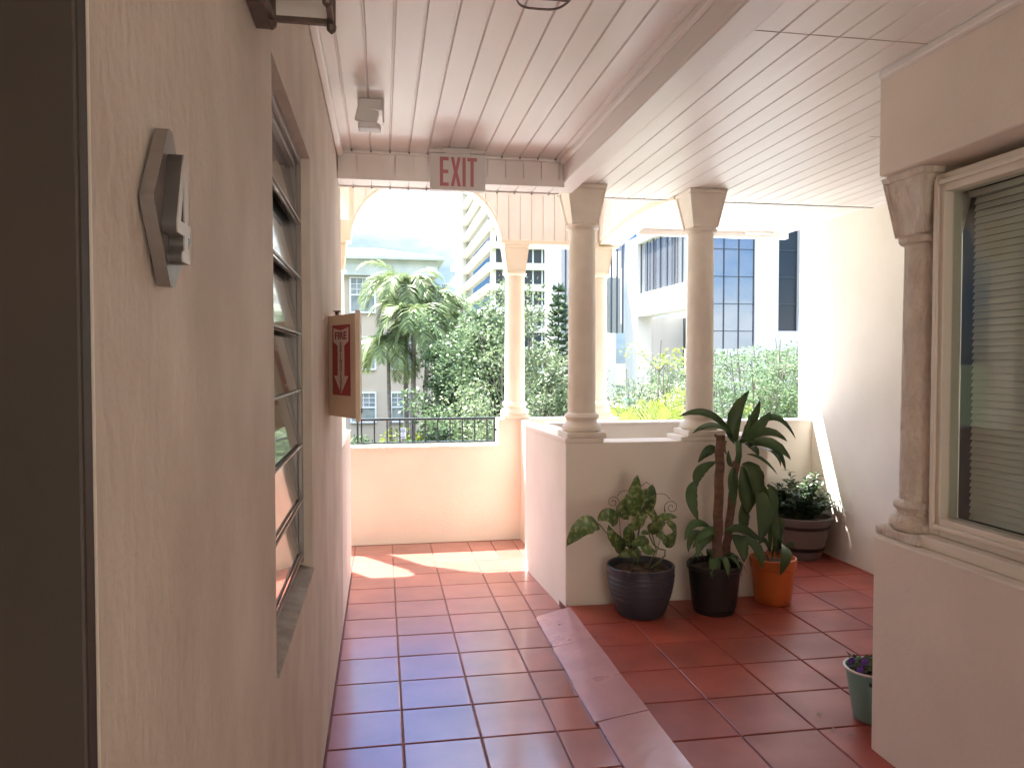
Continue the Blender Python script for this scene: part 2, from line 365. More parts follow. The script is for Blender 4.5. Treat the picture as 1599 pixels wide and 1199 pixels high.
b = MB(); b.box(1.852-.03,1.8515,-2.1,2.58,CR-.03,CR-.001); b.box(1.86,1.90,2.601,2.62,CR-.03,CR-.001)
tag(b.build('crown_moulding', M['plank'], bevel=.005), 'slim white moulding where the ceiling meets the wall above the blinds window', 'moulding')
b = MB(); b.box(-.2295,-.20,.66,4.13,CL-.035,CL-.001)
tag(b.build('crown_moulding', M['plank'], bevel=.006), 'slim white moulding where the ceiling meets the wall with the fire cabinet', 'moulding')
b = MB(); b.box(2.08,3.4,5.981,6.05,CR-.035,CR+.25); b.box(3.0,3.25,5.93,5.98,CR-.012,CR+.01)
tag(b.build('eave_fascia', M['plank']), 'white fascia board along the outer edge of the far ceiling', 'fascia')

# ------------------------------------------------------------------ walls
lw = thing('corridor_wall', 'beige stucco wall carrying the number plaque, the louvre window and the fire cabinet', 'wall', (-.35,2.5,0))
b = MB()
X0, X1 = -.48, -.23
b.box(X0,X1,.664,1.70,0,2.64); b.box(X0,X1,1.70,2.57,0,.845); b.box(X0,X1,1.70,2.57,2.19,2.64); b.box(X0,X1,2.57,4.46,0,2.64)
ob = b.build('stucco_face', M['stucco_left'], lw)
b = MB(); b.box(X0,X1,4.461,5.62,0,1.03); b.build('low_section', M['stucco'], lw)
b = MB(); b.box(-.485,-.226,4.461,5.625,1.031,1.037); b.build('coping', M['trim'], lw)
wn = MB()
wn.box(-.300,-.272,1.701,1.74,.872,2.19); wn.box(-.300,-.272,2.53,2.569,.872,2.19); wn.box(-.300,-.272,1.741,2.529,2.15,2.19); wn.box(-.300,-.272,1.741,2.529,.872,.905)
wn.box(-.272,-.258,1.701,1.722,.872,2.19); wn.box(-.272,-.258,2.548,2.569,.872,2.19); wn.box(-.272,-.258,1.723,2.547,2.165,2.19)
win = wn.build('louvre_window', M['alu'], lw, bevel=.002)
b = MB(); b.add([(-.31,1.701,.871),(-.225,1.701,.848),(-.225,2.569,.848),(-.31,2.569,.871),(-.31,1.701,.846),(-.225,1.701,.840),(-.225,2.569,.840),(-.31,2.569,.846)],
      [(0,1,2,3),(7,6,5,4),(0,4,5,1),(1,5,6,2),(2,6,7,3),(3,7,4,0)]); b.build('sill', mat('worn_sill', (.45,.41,.36), .6, (.33,.28,.24), 22, .6, 60), win)
npn = 7; z0 = .905; hz = (2.15-.905)/npn
for k in range(npn):
    zb = z0+hz*k; b = MB()
    b.obox((-.279, 2.135, zb+hz/2), (.012,0,-hz/2-.006), (0,.392,0), (.0022,0,.0004))
    p = b.build('pane', M['louvre'], win)
    c = MB(); c.obox((-.2585, 2.135, zb+.0015), (.0035,0,0), (0,.392,0), (0,0,.0028)); c.build('pane_rail', M['alu'], win)
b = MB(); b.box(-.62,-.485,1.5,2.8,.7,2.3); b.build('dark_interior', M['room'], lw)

# wall end with its shade painted on as a dark panel, and the recess beside the viewer
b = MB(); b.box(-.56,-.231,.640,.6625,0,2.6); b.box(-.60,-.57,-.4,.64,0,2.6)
dj = tag(b.build('shaded_wall_end', M['brown'], bevel=.003), 'dark brown panel standing in for the shaded wall end at the left edge of the photo', 'wall end')
b = MB(); b.box(-.9,-.61,-4.2,.66,0,2.66); tag(b.build('recess_wall', M['stucco_left']), 'wall behind the dark brown wall end panel', 'wall')
b = MB(); b.box(-.9,1.85,-4.4,-4.21,0,1.0); tag(b.build('corridor_end_wall', M['stucco']), 'low wall closing the corridor behind the viewer', 'wall')
# house number plaque
pq = thing('number_plaque', 'raised diamond shaped plaque with the numeral 4 on the worn beige wall', 'house number', (-.23,.835,1.61))
fm = frame((-.2195, .835, 1.687), (0,1,0), (0,0,1))
flat('plaque_plate', [[(-.008,.080),(.006,.080),(.080,-.016),(.080,-.022),(.006,-.080),(-.008,-.080),(-.062,-.004),(-.062,.004)]], .013, fm, M['plate'], pq, bevel=.0025)
fm = frame((-.2055, .819, 1.684), (0,1,0), (0,0,1))
four = [[(.62*y_, .79*z_) for y_, z_ in q] for q in [[(.003,.070),(.022,.070),(.022,-.018),(.036,-.018),(.036,-.034),(.022,-.034),(.022,-.052),(.034,-.056),(.034,-.068),(-.012,-.068),(-.012,-.056),(.001,-.052),(.001,-.034),(-.040,-.034),(-.040,-.018)],
        [(.001,-.018),(.001,.038),(-.022,-.018)]]]
nu = flat('numeral', four, .014, fm, M['numeral'], pq)
flat('numeral_face', four, .0016, frame((-.1977, .819, 1.684), (0,1,0), (0,0,1)), M['numface'], nu)

# far walls
def wall(name, boxes, m, label, bevel=.006):
    b = MB()
    for q in boxes: b.box(*q)
    return tag(b.build(name, m, bevel=bevel), label, 'wall')
wall('balcony_wall', [(-1.95,.98,6.43,6.60,-.2,.80),(.98,2.05,6.43,6.60,-.2,1.03)], M['peach'], 'low peach coloured wall under the black railing at the end of the corridor', 0)
b = MB(); b.box(-1.95,.979,6.42,6.62,.801,.815); b.box(.98,2.06,6.42,6.62,1.031,1.036)
tag(b.build('wall_coping', M['stucco_white']), 'bright coping on top of the peach wall below the railing', 'coping')
# half wall block with the two nearer columns
hw = thing('half_wall', 'cream half wall block behind the potted plants carrying two columns', 'half wall', (1.7,4.5,0))
b = MB(); b.prism([(1.098,4.48),(2.42,4.48),(2.42,4.70),(1.30,4.70),(1.24,5.5),(1.037,5.5)], -.2, 1.035)
b.build('masonry', M['stucco_white'], hw, bevel=.006)
b = MB(); b.prism([(1.092,4.475),(1.335,4.475),(1.335,4.72),(1.305,4.72),(1.245,5.505),(1.030,5.505)], 1.0355, 1.062); b.box(1.834,2.425,4.475,4.72,1.0355,1.062)
b.build('coping', M['stucco_white'], hw, bevel=.004)
wall('return_wall', [(1.17,1.235,5.5005,6.43,-.2,1.03),(2.25,2.42,4.70,5.56,-.2,1.03)], M['stucco_white'], 'sunlit stub of white wall between the half wall block and the peach wall', 0)
wall('parapet_wall', [(1.236,3.39,5.575,5.755,-.2,1.045)], M['stucco_white'], 'long pale parapet between the half wall block and the right alcove wall', 0)
b = MB(); b.box(1.236,3.39,5.57,5.76,1.0455,1.066); tag(b.build('wall_coping', M['stucco_white'], bevel=.004), 'pale coping on top of the far parapet behind the plants', 'coping')
wall('alcove_wall', [(3.39,3.62,2.4,5.78,-.2,2.66)], M['stucco_white'], 'tall cream wall beside the small bush pot with a slanted sun patch', 0)
wall('alcove_back_wall', [(2.12,3.39,2.2,2.4,-.2,2.66)], M['stucco'], 'wall closing the alcove on the near side, hidden by the window wall', 0)
# window wall on the right
rw = thing('window_wall', 'near pinkish beige wall with the white framed blinds window on the right', 'wall', (1.95,1,0))
b = MB(); b.box(1.852,2.12,-2.1,2.615,-.2,.865); b.box(1.852,2.12,-2.1,2.615,2.225,2.66); b.box(1.852,2.12,-2.1,.2,.866,2.2245); b.build('masonry', M['stucco'], rw, bevel=.008)
rwn = MB(); fy1 = 2.43
rwn.box(1.945,2.02,2.385,fy1,.91,2.19); rwn.box(1.945,2.02,.25,2.3845,2.125,2.19); rwn.box(1.945,2.02,.25,2.3845,.91,.975); rwn.box(1.945,2.02,.2,.2495,.91,2.19)
rwn.box(1.932,1.9445,2.402,2.422,.93,2.175); rwn.box(1.932,1.9445,.25,2.4015,2.150,2.168); rwn.box(1.932,1.9445,.25,2.4015,.935,.953)
wf = rwn.build('blinds_window', M['vinyl'], rw, bevel=.004)
b = MB(); b.box(1.90,2.10,.2,2.43,.866,.909); b.build('sill', M['vinyl'], wf, bevel=.004)
b = MB(); b.box(1.98,1.984,.26,2.39,.97,2.13); b.build('pane', M['glass'], wf)
b = MB(); k = 0
z = .985
while z < 2.11:
    b.obox((2.05, 1.31, z), (.005,0,.0115), (0,1.052,0), (.0006,0,-.0003)); z += .0235
b.box(2.035,2.065,.26,2.375,2.105,2.125)
for y in (2.05, 1.2, .5): b.box(2.034,2.0355,y-.003,y+.003,.985,2.11)
b.build('blind', M['blind'], wf)
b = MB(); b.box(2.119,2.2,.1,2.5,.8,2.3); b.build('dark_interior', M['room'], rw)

# ------------------------------------------------------------------ columns
def column(x, y, zb, zt, m, label, group, plinth=.125, cap=.123, ring=1.0, slim=.084):
    t = thing('column', label, 'column', (x,y,zb), group)
    b = MB(); b.box(x-plinth,x+plinth,y-plinth,y+plinth,zb,zb+.035)
    base = b.build('plinth', m, t, bevel=.006)
    pr = [(.112,.0355),(.122,.045),(.124,.06),(.115,.078),(.100,.086),(.094,.096),(.096,.108),(.106,.116),(.110,.126),(.106,.138),(.094,.146),(.088,.150)]
    s = slim/.084
    MB().lathe([(r*s, z) for r, z in pr], (x,y,zb)).build('base_moulding', m, t, smooth=True)
    h = zt - zb; n = 14; prof = []
    for i in range(n+1):
        q = i/n; prof.append(((.087-.006*q**1.5)*s, .150+(h-.24-.150)*q))
    MB().lathe(prof, (x,y,zb)).build('shaft', m, t, smooth=True)
    MB().lathe([(.083*s,-.262),(.096*s,-.258),(.104*s,-.248),(.104*s,-.238),(.094*s,-.230),(.085*s,-.228)], (x,y,zt)).build('neck_ring', m, t, smooth=True)
    bm = bmesh.new(); a, c = .082*s, cap; z0, z1, z2 = zt-.229, zt-.022, zt
    ring_ = [(-1,-1),(1,-1),(1,1),(-1,1)]
    v0 = [bm.verts.new((x+i*a, y+j*a, z0)) for i, j in ring_]; v1 = [bm.verts.new((x+i*c*.98, y+j*c*.98, z1)) for i, j in ring_]; v2 = [bm.verts.new((x+i*c*1.03, y+j*c*1.03, z2)) for i, j in ring_]
    bm.faces.new(v0[::-1]); bm.faces.new(v2); side = []
    for k in range(4):
        side.append(bm.faces.new((v0[k],v0[(k+1)%4],v1[(k+1)%4],v1[k]))); bm.faces.new((v1[k],v1[(k+1)%4],v2[(k+1)%4],v2[k]))
    bmesh.ops.inset_individual(bm, faces=side, thickness=.024, depth=0); bmesh.ops.inset_individual(bm, faces=side, thickness=.005, depth=-.010)
    off = wloc(t); bmesh.ops.translate(bm, verts=bm.verts, vec=-off); me = bpy.data.meshes.new('capital'); bm.to_mesh(me); bm.free()
    link('capital', me, m, t, bevel=.003)
    return t
grp = 'painted columns with tapered capitals'
column(1.228, 4.60, 1.0625, CR-.002, M['column'], 'grey beige column on the free corner of the half wall, left of the navy pot', grp)
column(2.008, 4.60, 1.0625, CR-.002, M['column'], 'grey beige column on the half wall right above the tall dracaena', grp)
column(1.140, 6.53, 1.037, 2.53, M['trim'], 'sunlit cream column standing on the peach wall at the right end of the railing', grp, .112, .108)
column(1.885, 6.53, 1.037, 2.53, M['trim'], 'sunlit cream column seen between the two nearer grey beige columns', grp, .112, .108)
column(-.395, 6.53, .815, 2.53, M['trim'], 'cream column at the left foot of the arch, behind the fire cabinet', grp, .112, .108)
column(1.998, 2.53, .866, 2.224, M['rough_column'], 'rough lumpy painted column wedged beside the blinds window', grp, .118, .112, slim=.080)

# ------------------------------------------------------------------ arch over the railing
ar = thing('arch_wall', 'white boarded wall with a round arch above the black railing', 'arch', (.4,6.5,2.5))
cx, aw, ah, zs = .378, .630, .545, 2.53
arc = [(cx-aw*math.cos(math.pi*i/40), zs+ah*math.sin(math.pi*i/40)) for i in range(41)]
outl = [(-1.95,zs),(-1.95,3.2),(2.06,3.2),(2.06,zs)] + arc[::-1] + [(x-1.55, z) for x, z in arc[::-1]]
flat('arch_core', [outl], .17, frame((0,6.535,0), (1,0,0), (0,0,1)), M['trim'], ar)
def under(x):
    q = (x-cx)/(aw+.0)
    return zs+.036 if abs(q) >= 1 else max(zs+.036, zs+ah*math.sqrt(1-q*q)+.03)
vplank((-.229,6.437), (1.86,6.437), lambda s: under(s-.229), lambda s: 3.155, .1, M['plank'], 'boarding', ar, (0,-1))
b = MB(); b.box(1.0,1.86,6.405,6.449,zs+.001,zs+.035); b.build('moulding', M['trim'], ar, bevel=.004)
# shallow arched beam from the half wall column back to the far column
bd = thing('arched_beam', 'shallow arched boarded beam running from the dracaena column back to the far cream column', 'beam', (1.97,5.6,2.6))
def bz(s): q = s/1.72; return 2.585 - .04*q + .05*math.sin(math.pi*min(1,max(0,q)))
pl_ = [(4.72,bz(0))]+[(4.72+1.72*i/24, bz(1.72*i/24)) for i in range(1,25)]+[(6.44,3.2),(4.72,3.2)]
flat('beam_core', [pl_], .20, frame((1.975,0,0), (0,1,0), (0,0,1)), M['trim'], bd)
vplank((1.868,4.72), (1.868,6.42), lambda s: bz(s)+.035, lambda s: 3.155, .1, M['plank'], 'boarding', bd, (-1,0))
# left beam over the side opening
b = MB(); b.box(-.48,-.23,4.461,5.62,2.55,3.2); b.box(-2.0,-1.951,4.461,6.6,-.2,3.2); b.box(-1.95,-.481,4.461,4.6,-.2,3.2)
tag(b.build('side_beam', M['trim']), 'cream beam over the side opening left of the arch', 'beam')

# railing
ra = thing('railing', 'black metal railing on top of the peach wall', 'railing', (.4,6.5,.8))
b = MB(); b.box(-.215,.965,6.485,6.520,1.030,1.050); b.build('top_rail', M['rail_metal'], ra, bevel=.003)
b = MB(); b.box(-.215,.965,6.490,6.515,.836,.850); b.build('bottom_rail', M['rail_metal'], ra, bevel=.003)
for k in range(11):
    x = -.175 + .1065*k + (.0 if k else 0); b = MB(); b.box(x-.006,x+.006,6.497,6.509,.8505,1.0295); b.build('baluster', M['rail_metal'], ra)
b = MB(); b.box(-.215,-.200,6.495,6.511,.8505,1.0295); b.build('baluster', M['rail_metal'], ra); b = MB(); b.box(.948,.962,6.495,6.511,.8505,1.0295); b.box(.962,.976,6.49,6.515,.93,.95); b.build('end_bracket', M['rail_metal'], ra)

random.seed(77); b = MB()
for k in range(34):
    cx_, cy_ = random.choice(((1.5,4.05),(1.95,4.0),(2.3,4.1),(2.9,5.0),(1.93,2.72),(1.2,3.9)))
    p = Vector((cx_+random.gauss(0,.12), cy_+random.gauss(0,.10), .0425)); a = random.uniform(0,6.28); l_ = random.uniform(.008,.035); d = Vector((math.cos(a),math.sin(a),0))*l_
    b.leaf(p, p+d*.5+Vector((0,0,.003)), p+d, l_*.4, (0,0,1), 4, .3)
tag(b.build('leaf_litter', M['dead']), 'scattered dry leaf bits on the red tiles around the pots', 'leaf litter', None, 'stuff')
# ------------------------------------------------------------------ fittings
# fire extinguisher cabinet
fe = thing('fire_extinguisher_cabinet', 'beige fire extinguisher cabinet with a red arrow label on the left wall', 'fire cabinet', (-.23,3.4,1.29))
A, B_ = Vector((-.2295,3.40)), Vector((-.105,3.16))
b = MB(); b.prism([(-.2295,3.40),(-.113,3.177),(-.106,3.168),(-.098,3.170),(-.094,3.178),(-.094,3.44),(-.2295,3.56)], 1.294, 1.728); b.build('cabinet_shell', M['beige_metal'], fe, bevel=.004)
b = MB(); b.prism([(-.108,3.158),(-.090,3.164),(-.090,3.44),(-.0935,3.44),(-.0935,3.178),(-.1055,3.166)], 1.282, 1.740); b.build('door', M['beige_metal'], fe, bevel=.003)
b = MB(); b.tube([(-.19,3.33,1.7285),(-.19,3.33,1.742)], .008, 8); b.box(-.205,-.175,3.325,3.335,1.742,1.747); b.build('latch', M['dark_metal'], fe)
b = MB(); b.box(-.0895,-.084,3.3,3.32,1.31,1.33); b.build('door_catch', M['numeral'], fe)
dr = Vector((-.113+.2295, 3.177-3.40, 0)); wd = dr.length; dr.normalize(); nf = Vector((-dr.y*-1, 0, 0))
nrm = dr.cross(Vector((0,0,1)))          # faces the camera
o = Vector((-.2295,3.40,1.294)) + nrm*.0018
def ff(k=0): return frame(o + nrm*k, dr, (0,0,1))
H = .434; l, r_, bt, tp = wd*.17, wd*.86, H*.215, H*.90
flat('label_panel', [[(l,bt),(r_,bt),(r_,tp),(l,tp)]], .001, ff(0), M['label_red'], fe)
lab = fe.children[-1]
m_ = (l+r_)/2; hw_ = (r_-l)/2
flat('label_arrow', [[(m_,bt+.008),(m_+hw_*.80,bt+.082),(m_+hw_*.36,bt+.082),(m_+hw_*.36,tp-.088),(m_+hw_*.84,tp-.070),(m_+hw_*.84,tp-.012),(m_,tp-.024),(m_-hw_*.84,tp-.012),(m_-hw_*.84,tp-.070),(m_-hw_*.36,tp-.088),(m_-hw_*.36,bt+.082),(m_-hw_*.80,bt+.082)]], .001, ff(.0012), M['label_white'], fe)
text('label_word', 'FIRE', .044, ff(.0022) @ Matrix.Translation((m_,tp-.047,0)), M['label_ink'], fe, bold=.0011, sx=1.45)
for i, ch in enumerate('EXTINGUISHER'):
    text('label_letter', ch, .0245, ff(.0022) @ Matrix.Translation((m_,tp-.083-.0176*i,0)), M['label_ink'], fe, bold=.0004, sx=1.3)

# exit sign
ex = thing('exit_sign', 'white exit sign with red capitals hanging under the boxed beam', 'exit sign', (.39,3.98,2.64))
b = MB(); b.box(.250,.540,3.983,4.030,2.424,2.612); b.build('housing', M['plastic_grey'], ex, bevel=.004)
b = MB(); b.box(.31,.48,3.985,4.028,2.6125,2.643); b.build('canopy', M['plastic'], ex, bevel=.003)
for x in (.285, .500):
    b = MB(); b.box(x-.042,x+.042,3.972,4.03,2.614,2.626); b.build('lamp_bar', M['plastic'], ex, bevel=.002)
def letter(polys, x): 
    flat('letter', polys, .003, frame((x,3.9815,2.443), (1,0,0), (0,0,1)), M['exit_red'], ex)
h = .150
letter([[(0,0),(.046,0),(.046,.018),(.017,.018),(.017,.066),(.044,.066),(.044,.084),(.017,.084),(.017,h-.018),(.046,h-.018),(.046,h),(0,h)]], .300)
letter([[(0,0),(.018,0),(.027,.050),(.036,0),(.054,0),(.036,.075),(.053,h),(.036,h),(.027,h-.050),(.018,h),(.001,h),(.018,.075)]], .356)
letter([[(0,0),(.017,0),(.017,h),(0,h)]], .418)
letter([[(.017,0),(.034,0),(.034,h-.018),(.051,h-.018),(.051,h),(0,h),(0,h-.018),(.017,h-.018)]], .443)

# emergency flood light on the ceiling
fl = thing('flood_light', 'white ribbed twin emergency light screwed to the corridor ceiling', 'ceiling light', (-.04,3.3,CL))
b = MB(); b.box(-.098,.010,3.30,3.39,CL-.048,CL-.001); b.build('mount_box', M['plastic'], fl, bevel=.008)
def head(c, yaw, pitch, w, hh, name, m):
    mt = Matrix.Translation(c) @ Matrix.Rotation(yaw,4,'Y') @ Matrix.Rotation(pitch,4,'X'); mb = MB()
    mb.box(-w/2,w/2,-.02,.035,-hh/2,hh/2); mb.v = [mt @ v for v in mb.v]; o = mb.build(name, m, fl, bevel=.008)
    r = MB()
    for k in range(7): z = -hh/2+.010+k*(hh-.02)/6; r.box(-w/2+.007,w/2-.007,-.026,-.0205,z-.002,z+.002)
    r.v = [mt @ v for v in r.v]; r.build('lens_rib', M['plastic_grey'], o)
head((-.058,3.27,CL-.088), R(14), R(12), .092, .062, 'lamp_head', M['plastic'])
b = MB(); b.box(.006,.014,3.285,3.325,CL-.105,CL-.006); b.build('arm', M['plastic'], fl, bevel=.002)
bm_ = MB(); bm_.prism([(-.094,3.23),(-.088,3.22),(-.018,3.22),(-.004,3.235),(0,3.25),(0,3.29),(-.094,3.29)], CL-.150, CL-.126); bm_.build('lower_head', M['plastic_grey'], fl, bevel=.006)

# oval caged ceiling light
oc = thing('ceiling_light', 'oval caged bronze light on the ceiling at the top edge of the photo', 'ceiling light', (.46,2.1,CL))
def oval(z, w, l_, n=40):
    pts = []
    for k in range(n):
        a = 2*math.pi*k/n; c_, s_ = math.cos(a), math.sin(a); e = .55
        pts.append((.463+w*math.copysign(abs(c_)**e,c_), 2.105+l_*math.copysign(abs(s_)**.75,s_), z))
    return pts
def loft(rings, name, m, parent, smooth=True):
    mb = MB(); n = len(rings[0]); vs = [p for r in rings for p in r]; fs = [(i*n+k,i*n+(k+1)%n,(i+1)*n+(k+1)%n,(i+1)*n+k) for i in range(len(rings)-1) for k in range(n)]
    fs.append(tuple(range(n))[::-1]); fs.append(tuple(range((len(rings)-1)*n,len(rings)*n))); mb.add(vs, fs); return mb.build(name, m, parent, smooth=smooth)
loft([oval(CL-.002,.088,.145), oval(CL-.022,.090,.147), oval(CL-.026,.084,.140)], 'backing', M['plastic_grey'], oc)
loft([oval(CL-.027,.072,.125), oval(CL-.048,.066,.115), oval(CL-.060,.045,.09)], 'diffuser', M['plastic'], oc)
b = MB(); rr = oval(CL-.068,.082,.138); b.tube(rr+[rr[0]], .0035, 6)
for y in (2.03, 2.105, 2.18): b.tube([(.463-.082,y,CL-.03),(.463-.080,y,CL-.068),(.463+.080,y,CL-.068),(.463+.082,y,CL-.03)], .003, 6)
b.build('cage', M['dark_metal'], oc, smooth=True)

# wall lantern
wl = thing('wall_lantern', 'bronze framed glass lantern on the left wall at the top edge of the photo', 'lantern', (-.14,1.36,2.1))
b = MB(); zb = 2.127; xs_ = (-.188,-.086); ys_ = (1.30,1.402)
for x in xs_:
    for y in ys_: b.obox((x,y,zb+.11), (.0075,0,0), (0,.0075,0), (0,0,.11)); b.lathe([(.001,-.014),(.008,-.008),(.009,0),(.006,.006)], (x,y,zb-.002), 10)
for z in (zb+.004, zb+.216):
    for y in ys_: b.box(xs_[0]+.006,xs_[1]-.006,y-.005,y+.005,z-.005,z+.005)
    for x in xs_: b.box(x-.005,x+.005,ys_[0]+.006,ys_[1]-.006,z-.005,z+.005)
b.build('lantern_frame', M['dark_metal'], wl, bevel=.0015)
lg = M['lantern_glass'].node_tree; df = N(lg, 'ShaderNodeBsdfDiffuse'); df.inputs[0].default_value = (.8,.78,.74,1); m2_ = N(lg, 'ShaderNodeMixShader'); m2_.inputs[0].default_value = .45; oo = [n for n in lg.nodes if n.type == 'OUTPUT_MATERIAL'][0]; lg.links.new(oo.inputs[0].links[0].from_socket, m2_.inputs[1]); lg.links.new(df.outputs[0], m2_.inputs[2]); lg.links.new(m2_.outputs[0], oo.inputs[0])
b = MB(); b.box(-.2295,-.200,1.385,1.50,2.152,2.40); b.tube([(-.215,1.35,2.34),(-.17,1.35,2.38),(-.137,1.35,2.34)], .007, 8); b.build('bracket', M['dark_metal'], wl, bevel=.003)
b = MB(); b.box(xs_[0]+.006,xs_[1]-.006,1.3005,1.3025,zb+.010,zb+.210); b.box(xs_[0]+.006,xs_[1]-.006,1.3995,1.4015,zb+.010,zb+.210); b.box(-.0872,-.0852,1.306,1.396,zb+.010,zb+.210); b.build('lantern_pane', M['lantern_glass'], wl)
b = MB(); b.lathe([(.001,-.036),(.018,-.031),(.029,-.017),(.032,0),(.028,.018),(.016,.034),(.014,.06)], (-.137,1.351,zb+.066), 24); b.build('bulb', mat('milk_bulb', (.75,.72,.68), .15), wl, smooth=True)
b = MB(); b.lathe([(.075,0),(.06,.02),(.02,.06),(.006,.075)], (-.137,1.351,zb+.222), 4); b.build('lantern_cap', M['dark_metal'], wl)

# ------------------------------------------------------------------ potted plants
FZ = .0405
def pot(prof, x, y, m, parent, name='pot'):
    return MB().lathe(prof, (x,y,FZ), 44, cap=False).build(name, m, parent, smooth=True)
def soil(x, y, r, z, parent):
    mb = MB(); n = 20; vs = [(x,y,FZ+z+.01)]; fs = []
    for j in (1,2,3):
        for k in range(n): a = 2*math.pi*k/n; q = r*j/3; vs.append((x+q*math.cos(a),y+q*math.sin(a),FZ+z+random.uniform(-.008,.01)*(j<3)))
    for k in range(n): fs.append((0,1+k,1+(k+1)%n))
    for j in (0,1):
        for k in range(n): a=1+j*n; fs.append((a+k,a+n+k,a+n+(k+1)%n,a+(k+1)%n))
    mb.add(vs, fs); return mb.build('soil', M['soil'], parent)
TC = Vector((0,-1,.35))
# 1 pothos in navy ribbed pot
px_, py_ = 1.50, 4.262
t1 = thing('potted_plant', 'variegated broad leaf plant with a curled wire trellis in a ribbed navy pot', 'potted plant', (px_,py_,FZ), 'potted plants on the raised floor')
pr = [(.0,.0),(.125,.0),(.135,.008)]
for k in range(46):
    q = k/45; z = .012+.268*q; r = .138+.060*math.sin(min(1,q*1.05)*math.pi/2)**.9
    if .33 < q < .92: r += .0022*math.sin(q*2*math.pi*27)
    pr.append((r, z))
pr += [(.200,.290),(.196,.296),(.186,.292),(.180,.26),(.17,.24)]
pot(pr, px_, py_, M['navy'], t1); soil(px_, py_, .176, .258, t1)
def c3(x, y, d): return at(860+.2167*x, 720+.2167*y, d)
b = MB()
PL = [((345,450),(230,480),(112,615),140,-.16),((480,450),(410,395),(338,432),120,-.08),((600,400),(598,250),(625,96),150,-.02),((640,380),(700,270),(735,165),130,.02),
      ((545,610),(455,560),(415,455),95,-.06),((655,650),(560,668),(478,688),65,-.14),((705,560),(640,580),(578,600),80,-.10),((700,505),(765,470),(832,440),85,-.10),
      ((762,425),(840,400),(915,405),62,-.05),((702,512),(672,515),(645,522),38,-.12),((800,570),(860,560),(905,495),75,-.03),((820,605),(870,590),(892,545),50,-.06),
      ((600,500),(640,420),(700,395),95,-.03),((560,420),(500,350),(470,330),80,.03),((590,600),(560,520),(590,440),90,-.02),((520,400),(560,300),(600,200),110,.03),
      ((680,350),(740,400),(760,500),70,.0),((830,440),(880,470),(890,530),60,0),((650,600),(700,640),(760,650),80,-.02),((620,300),(690,240),(760,250),90,.02),((470,600),(500,640),(560,660),70,0),
      ((640,700),(600,640),(540,600),70,0),((760,520),(800,540),(850,600),60,-.05)]
for (p, q, s, w, dd) in PL:
    d0 = py_-.02; P0, P1, P2 = c3(*p, d0+dd*.4), c3(*q, d0+dd), c3(*s, d0+dd*1.2)
    b.leaf(P0, P1, P2, w*.2167*.0038, TC+Vector((random.uniform(-.4,.4),0,random.uniform(-.1,.5))), 9, .18, .36, .75)
b.build('foliage', M['pothos'], t1, smooth='all', solid=.0008)
b = MB(); sp = lambda pts, r: b.tube([c3(x,y,py_-.06) for x, y in pts], r, 6)
sp([(720,772),(780,725),(822,680),(824,640),(780,630),(740,600),(715,545),(705,500)], .0045); sp([(640,760),(560,640),(520,620),(440,560),(410,480)], .004); sp([(630,760),(620,600),(640,470),(630,380)], .0045); sp([(700,760),(760,640),(740,560),(722,490)], .004); sp([(345,450),(440,560)], .003); sp([(600,740),(590,560),(600,400)], .004)
sp([(720,300),(750,360),(762,410),(740,480)], .003)
b.build('stem', M['stem'], t1, smooth='all')
b = MB()
def spiral(cx_, cy_, r0, sgn, tail):
    pts = []
    for k in range(34): a = k/33*2*math.pi*1.6; r = 8+(r0-8)*k/33; pts.append(c3(cx_+sgn*r*math.cos(a), cy_-r*math.sin(a), py_+.12))
    for q in tail: pts.append(c3(*q, py_+.12))
    b.tube(pts, .0018, 5)
spiral(450,295,46,-1,[(497,300),(490,360),(500,500),(540,740)]); spiral(870,332,54,1,[(818,330),(820,400),(800,520),(740,740)])
b.tube([c3(x,y,py_+.12) for x, y in ((480,250),(500,222),(530,210),(570,215),(600,300))], .0018, 5); b.tube([c3(x,y,py_+.12) for x, y in ((860,272),(830,240),(790,232),(765,240),(740,190),(690,150),(650,180))], .0018, 5)
b.build('wire_trellis', M['wire'], t1, smooth='all')

# 2 dracaena in black pot
px_, py_ = 1.95, 4.235
t2 = thing('potted_plant', 'tall dracaena with long drooping dark leaves and a thick cut cane in a black pot', 'potted plant', (px_,py_,FZ), 'potted plants on the raised floor')
pot([(0,0),(.118,0),(.122,.01),(.124,.035),(.130,.04),(.152,.255),(.162,.262),(.164,.285),(.158,.292),(.148,.28),(.142,.25)], px_, py_, M['black'], t2); soil(px_, py_, .145, .255, t2)
def c4(x, y, d): return at(1040+.2167*x, 590+.2167*y, d)
b = MB()
def cane(p0, p1, r, d):
    P0, P1 = c4(*p0, d), c4(*p1, d); n = 16
    prof = [P0.lerp(P1, i/n) + Vector((.003*math.sin(i*1.7), .003*math.cos(i*2.3), 0)) for i in range(n+1)]; b.tube(prof, r*1.04, 14, r*.92)
cane((366,1330), (392,412), .029, 4.19); cane((425,1330), (505,600), .024, 4.25)
b.tube([c4(395,470,4.19), c4(375,430,4.19), c4(352,410,4.185)], .014, 8, .008)
b.build('cane', M['bark'], t2, smooth='all')
b = MB(); b.tube([c4(505,640,4.25), c4(525,560,4.24), c4(522,450,4.23)], .019, 12, .017); b.build('stem', M['drac'], t2, smooth='all')
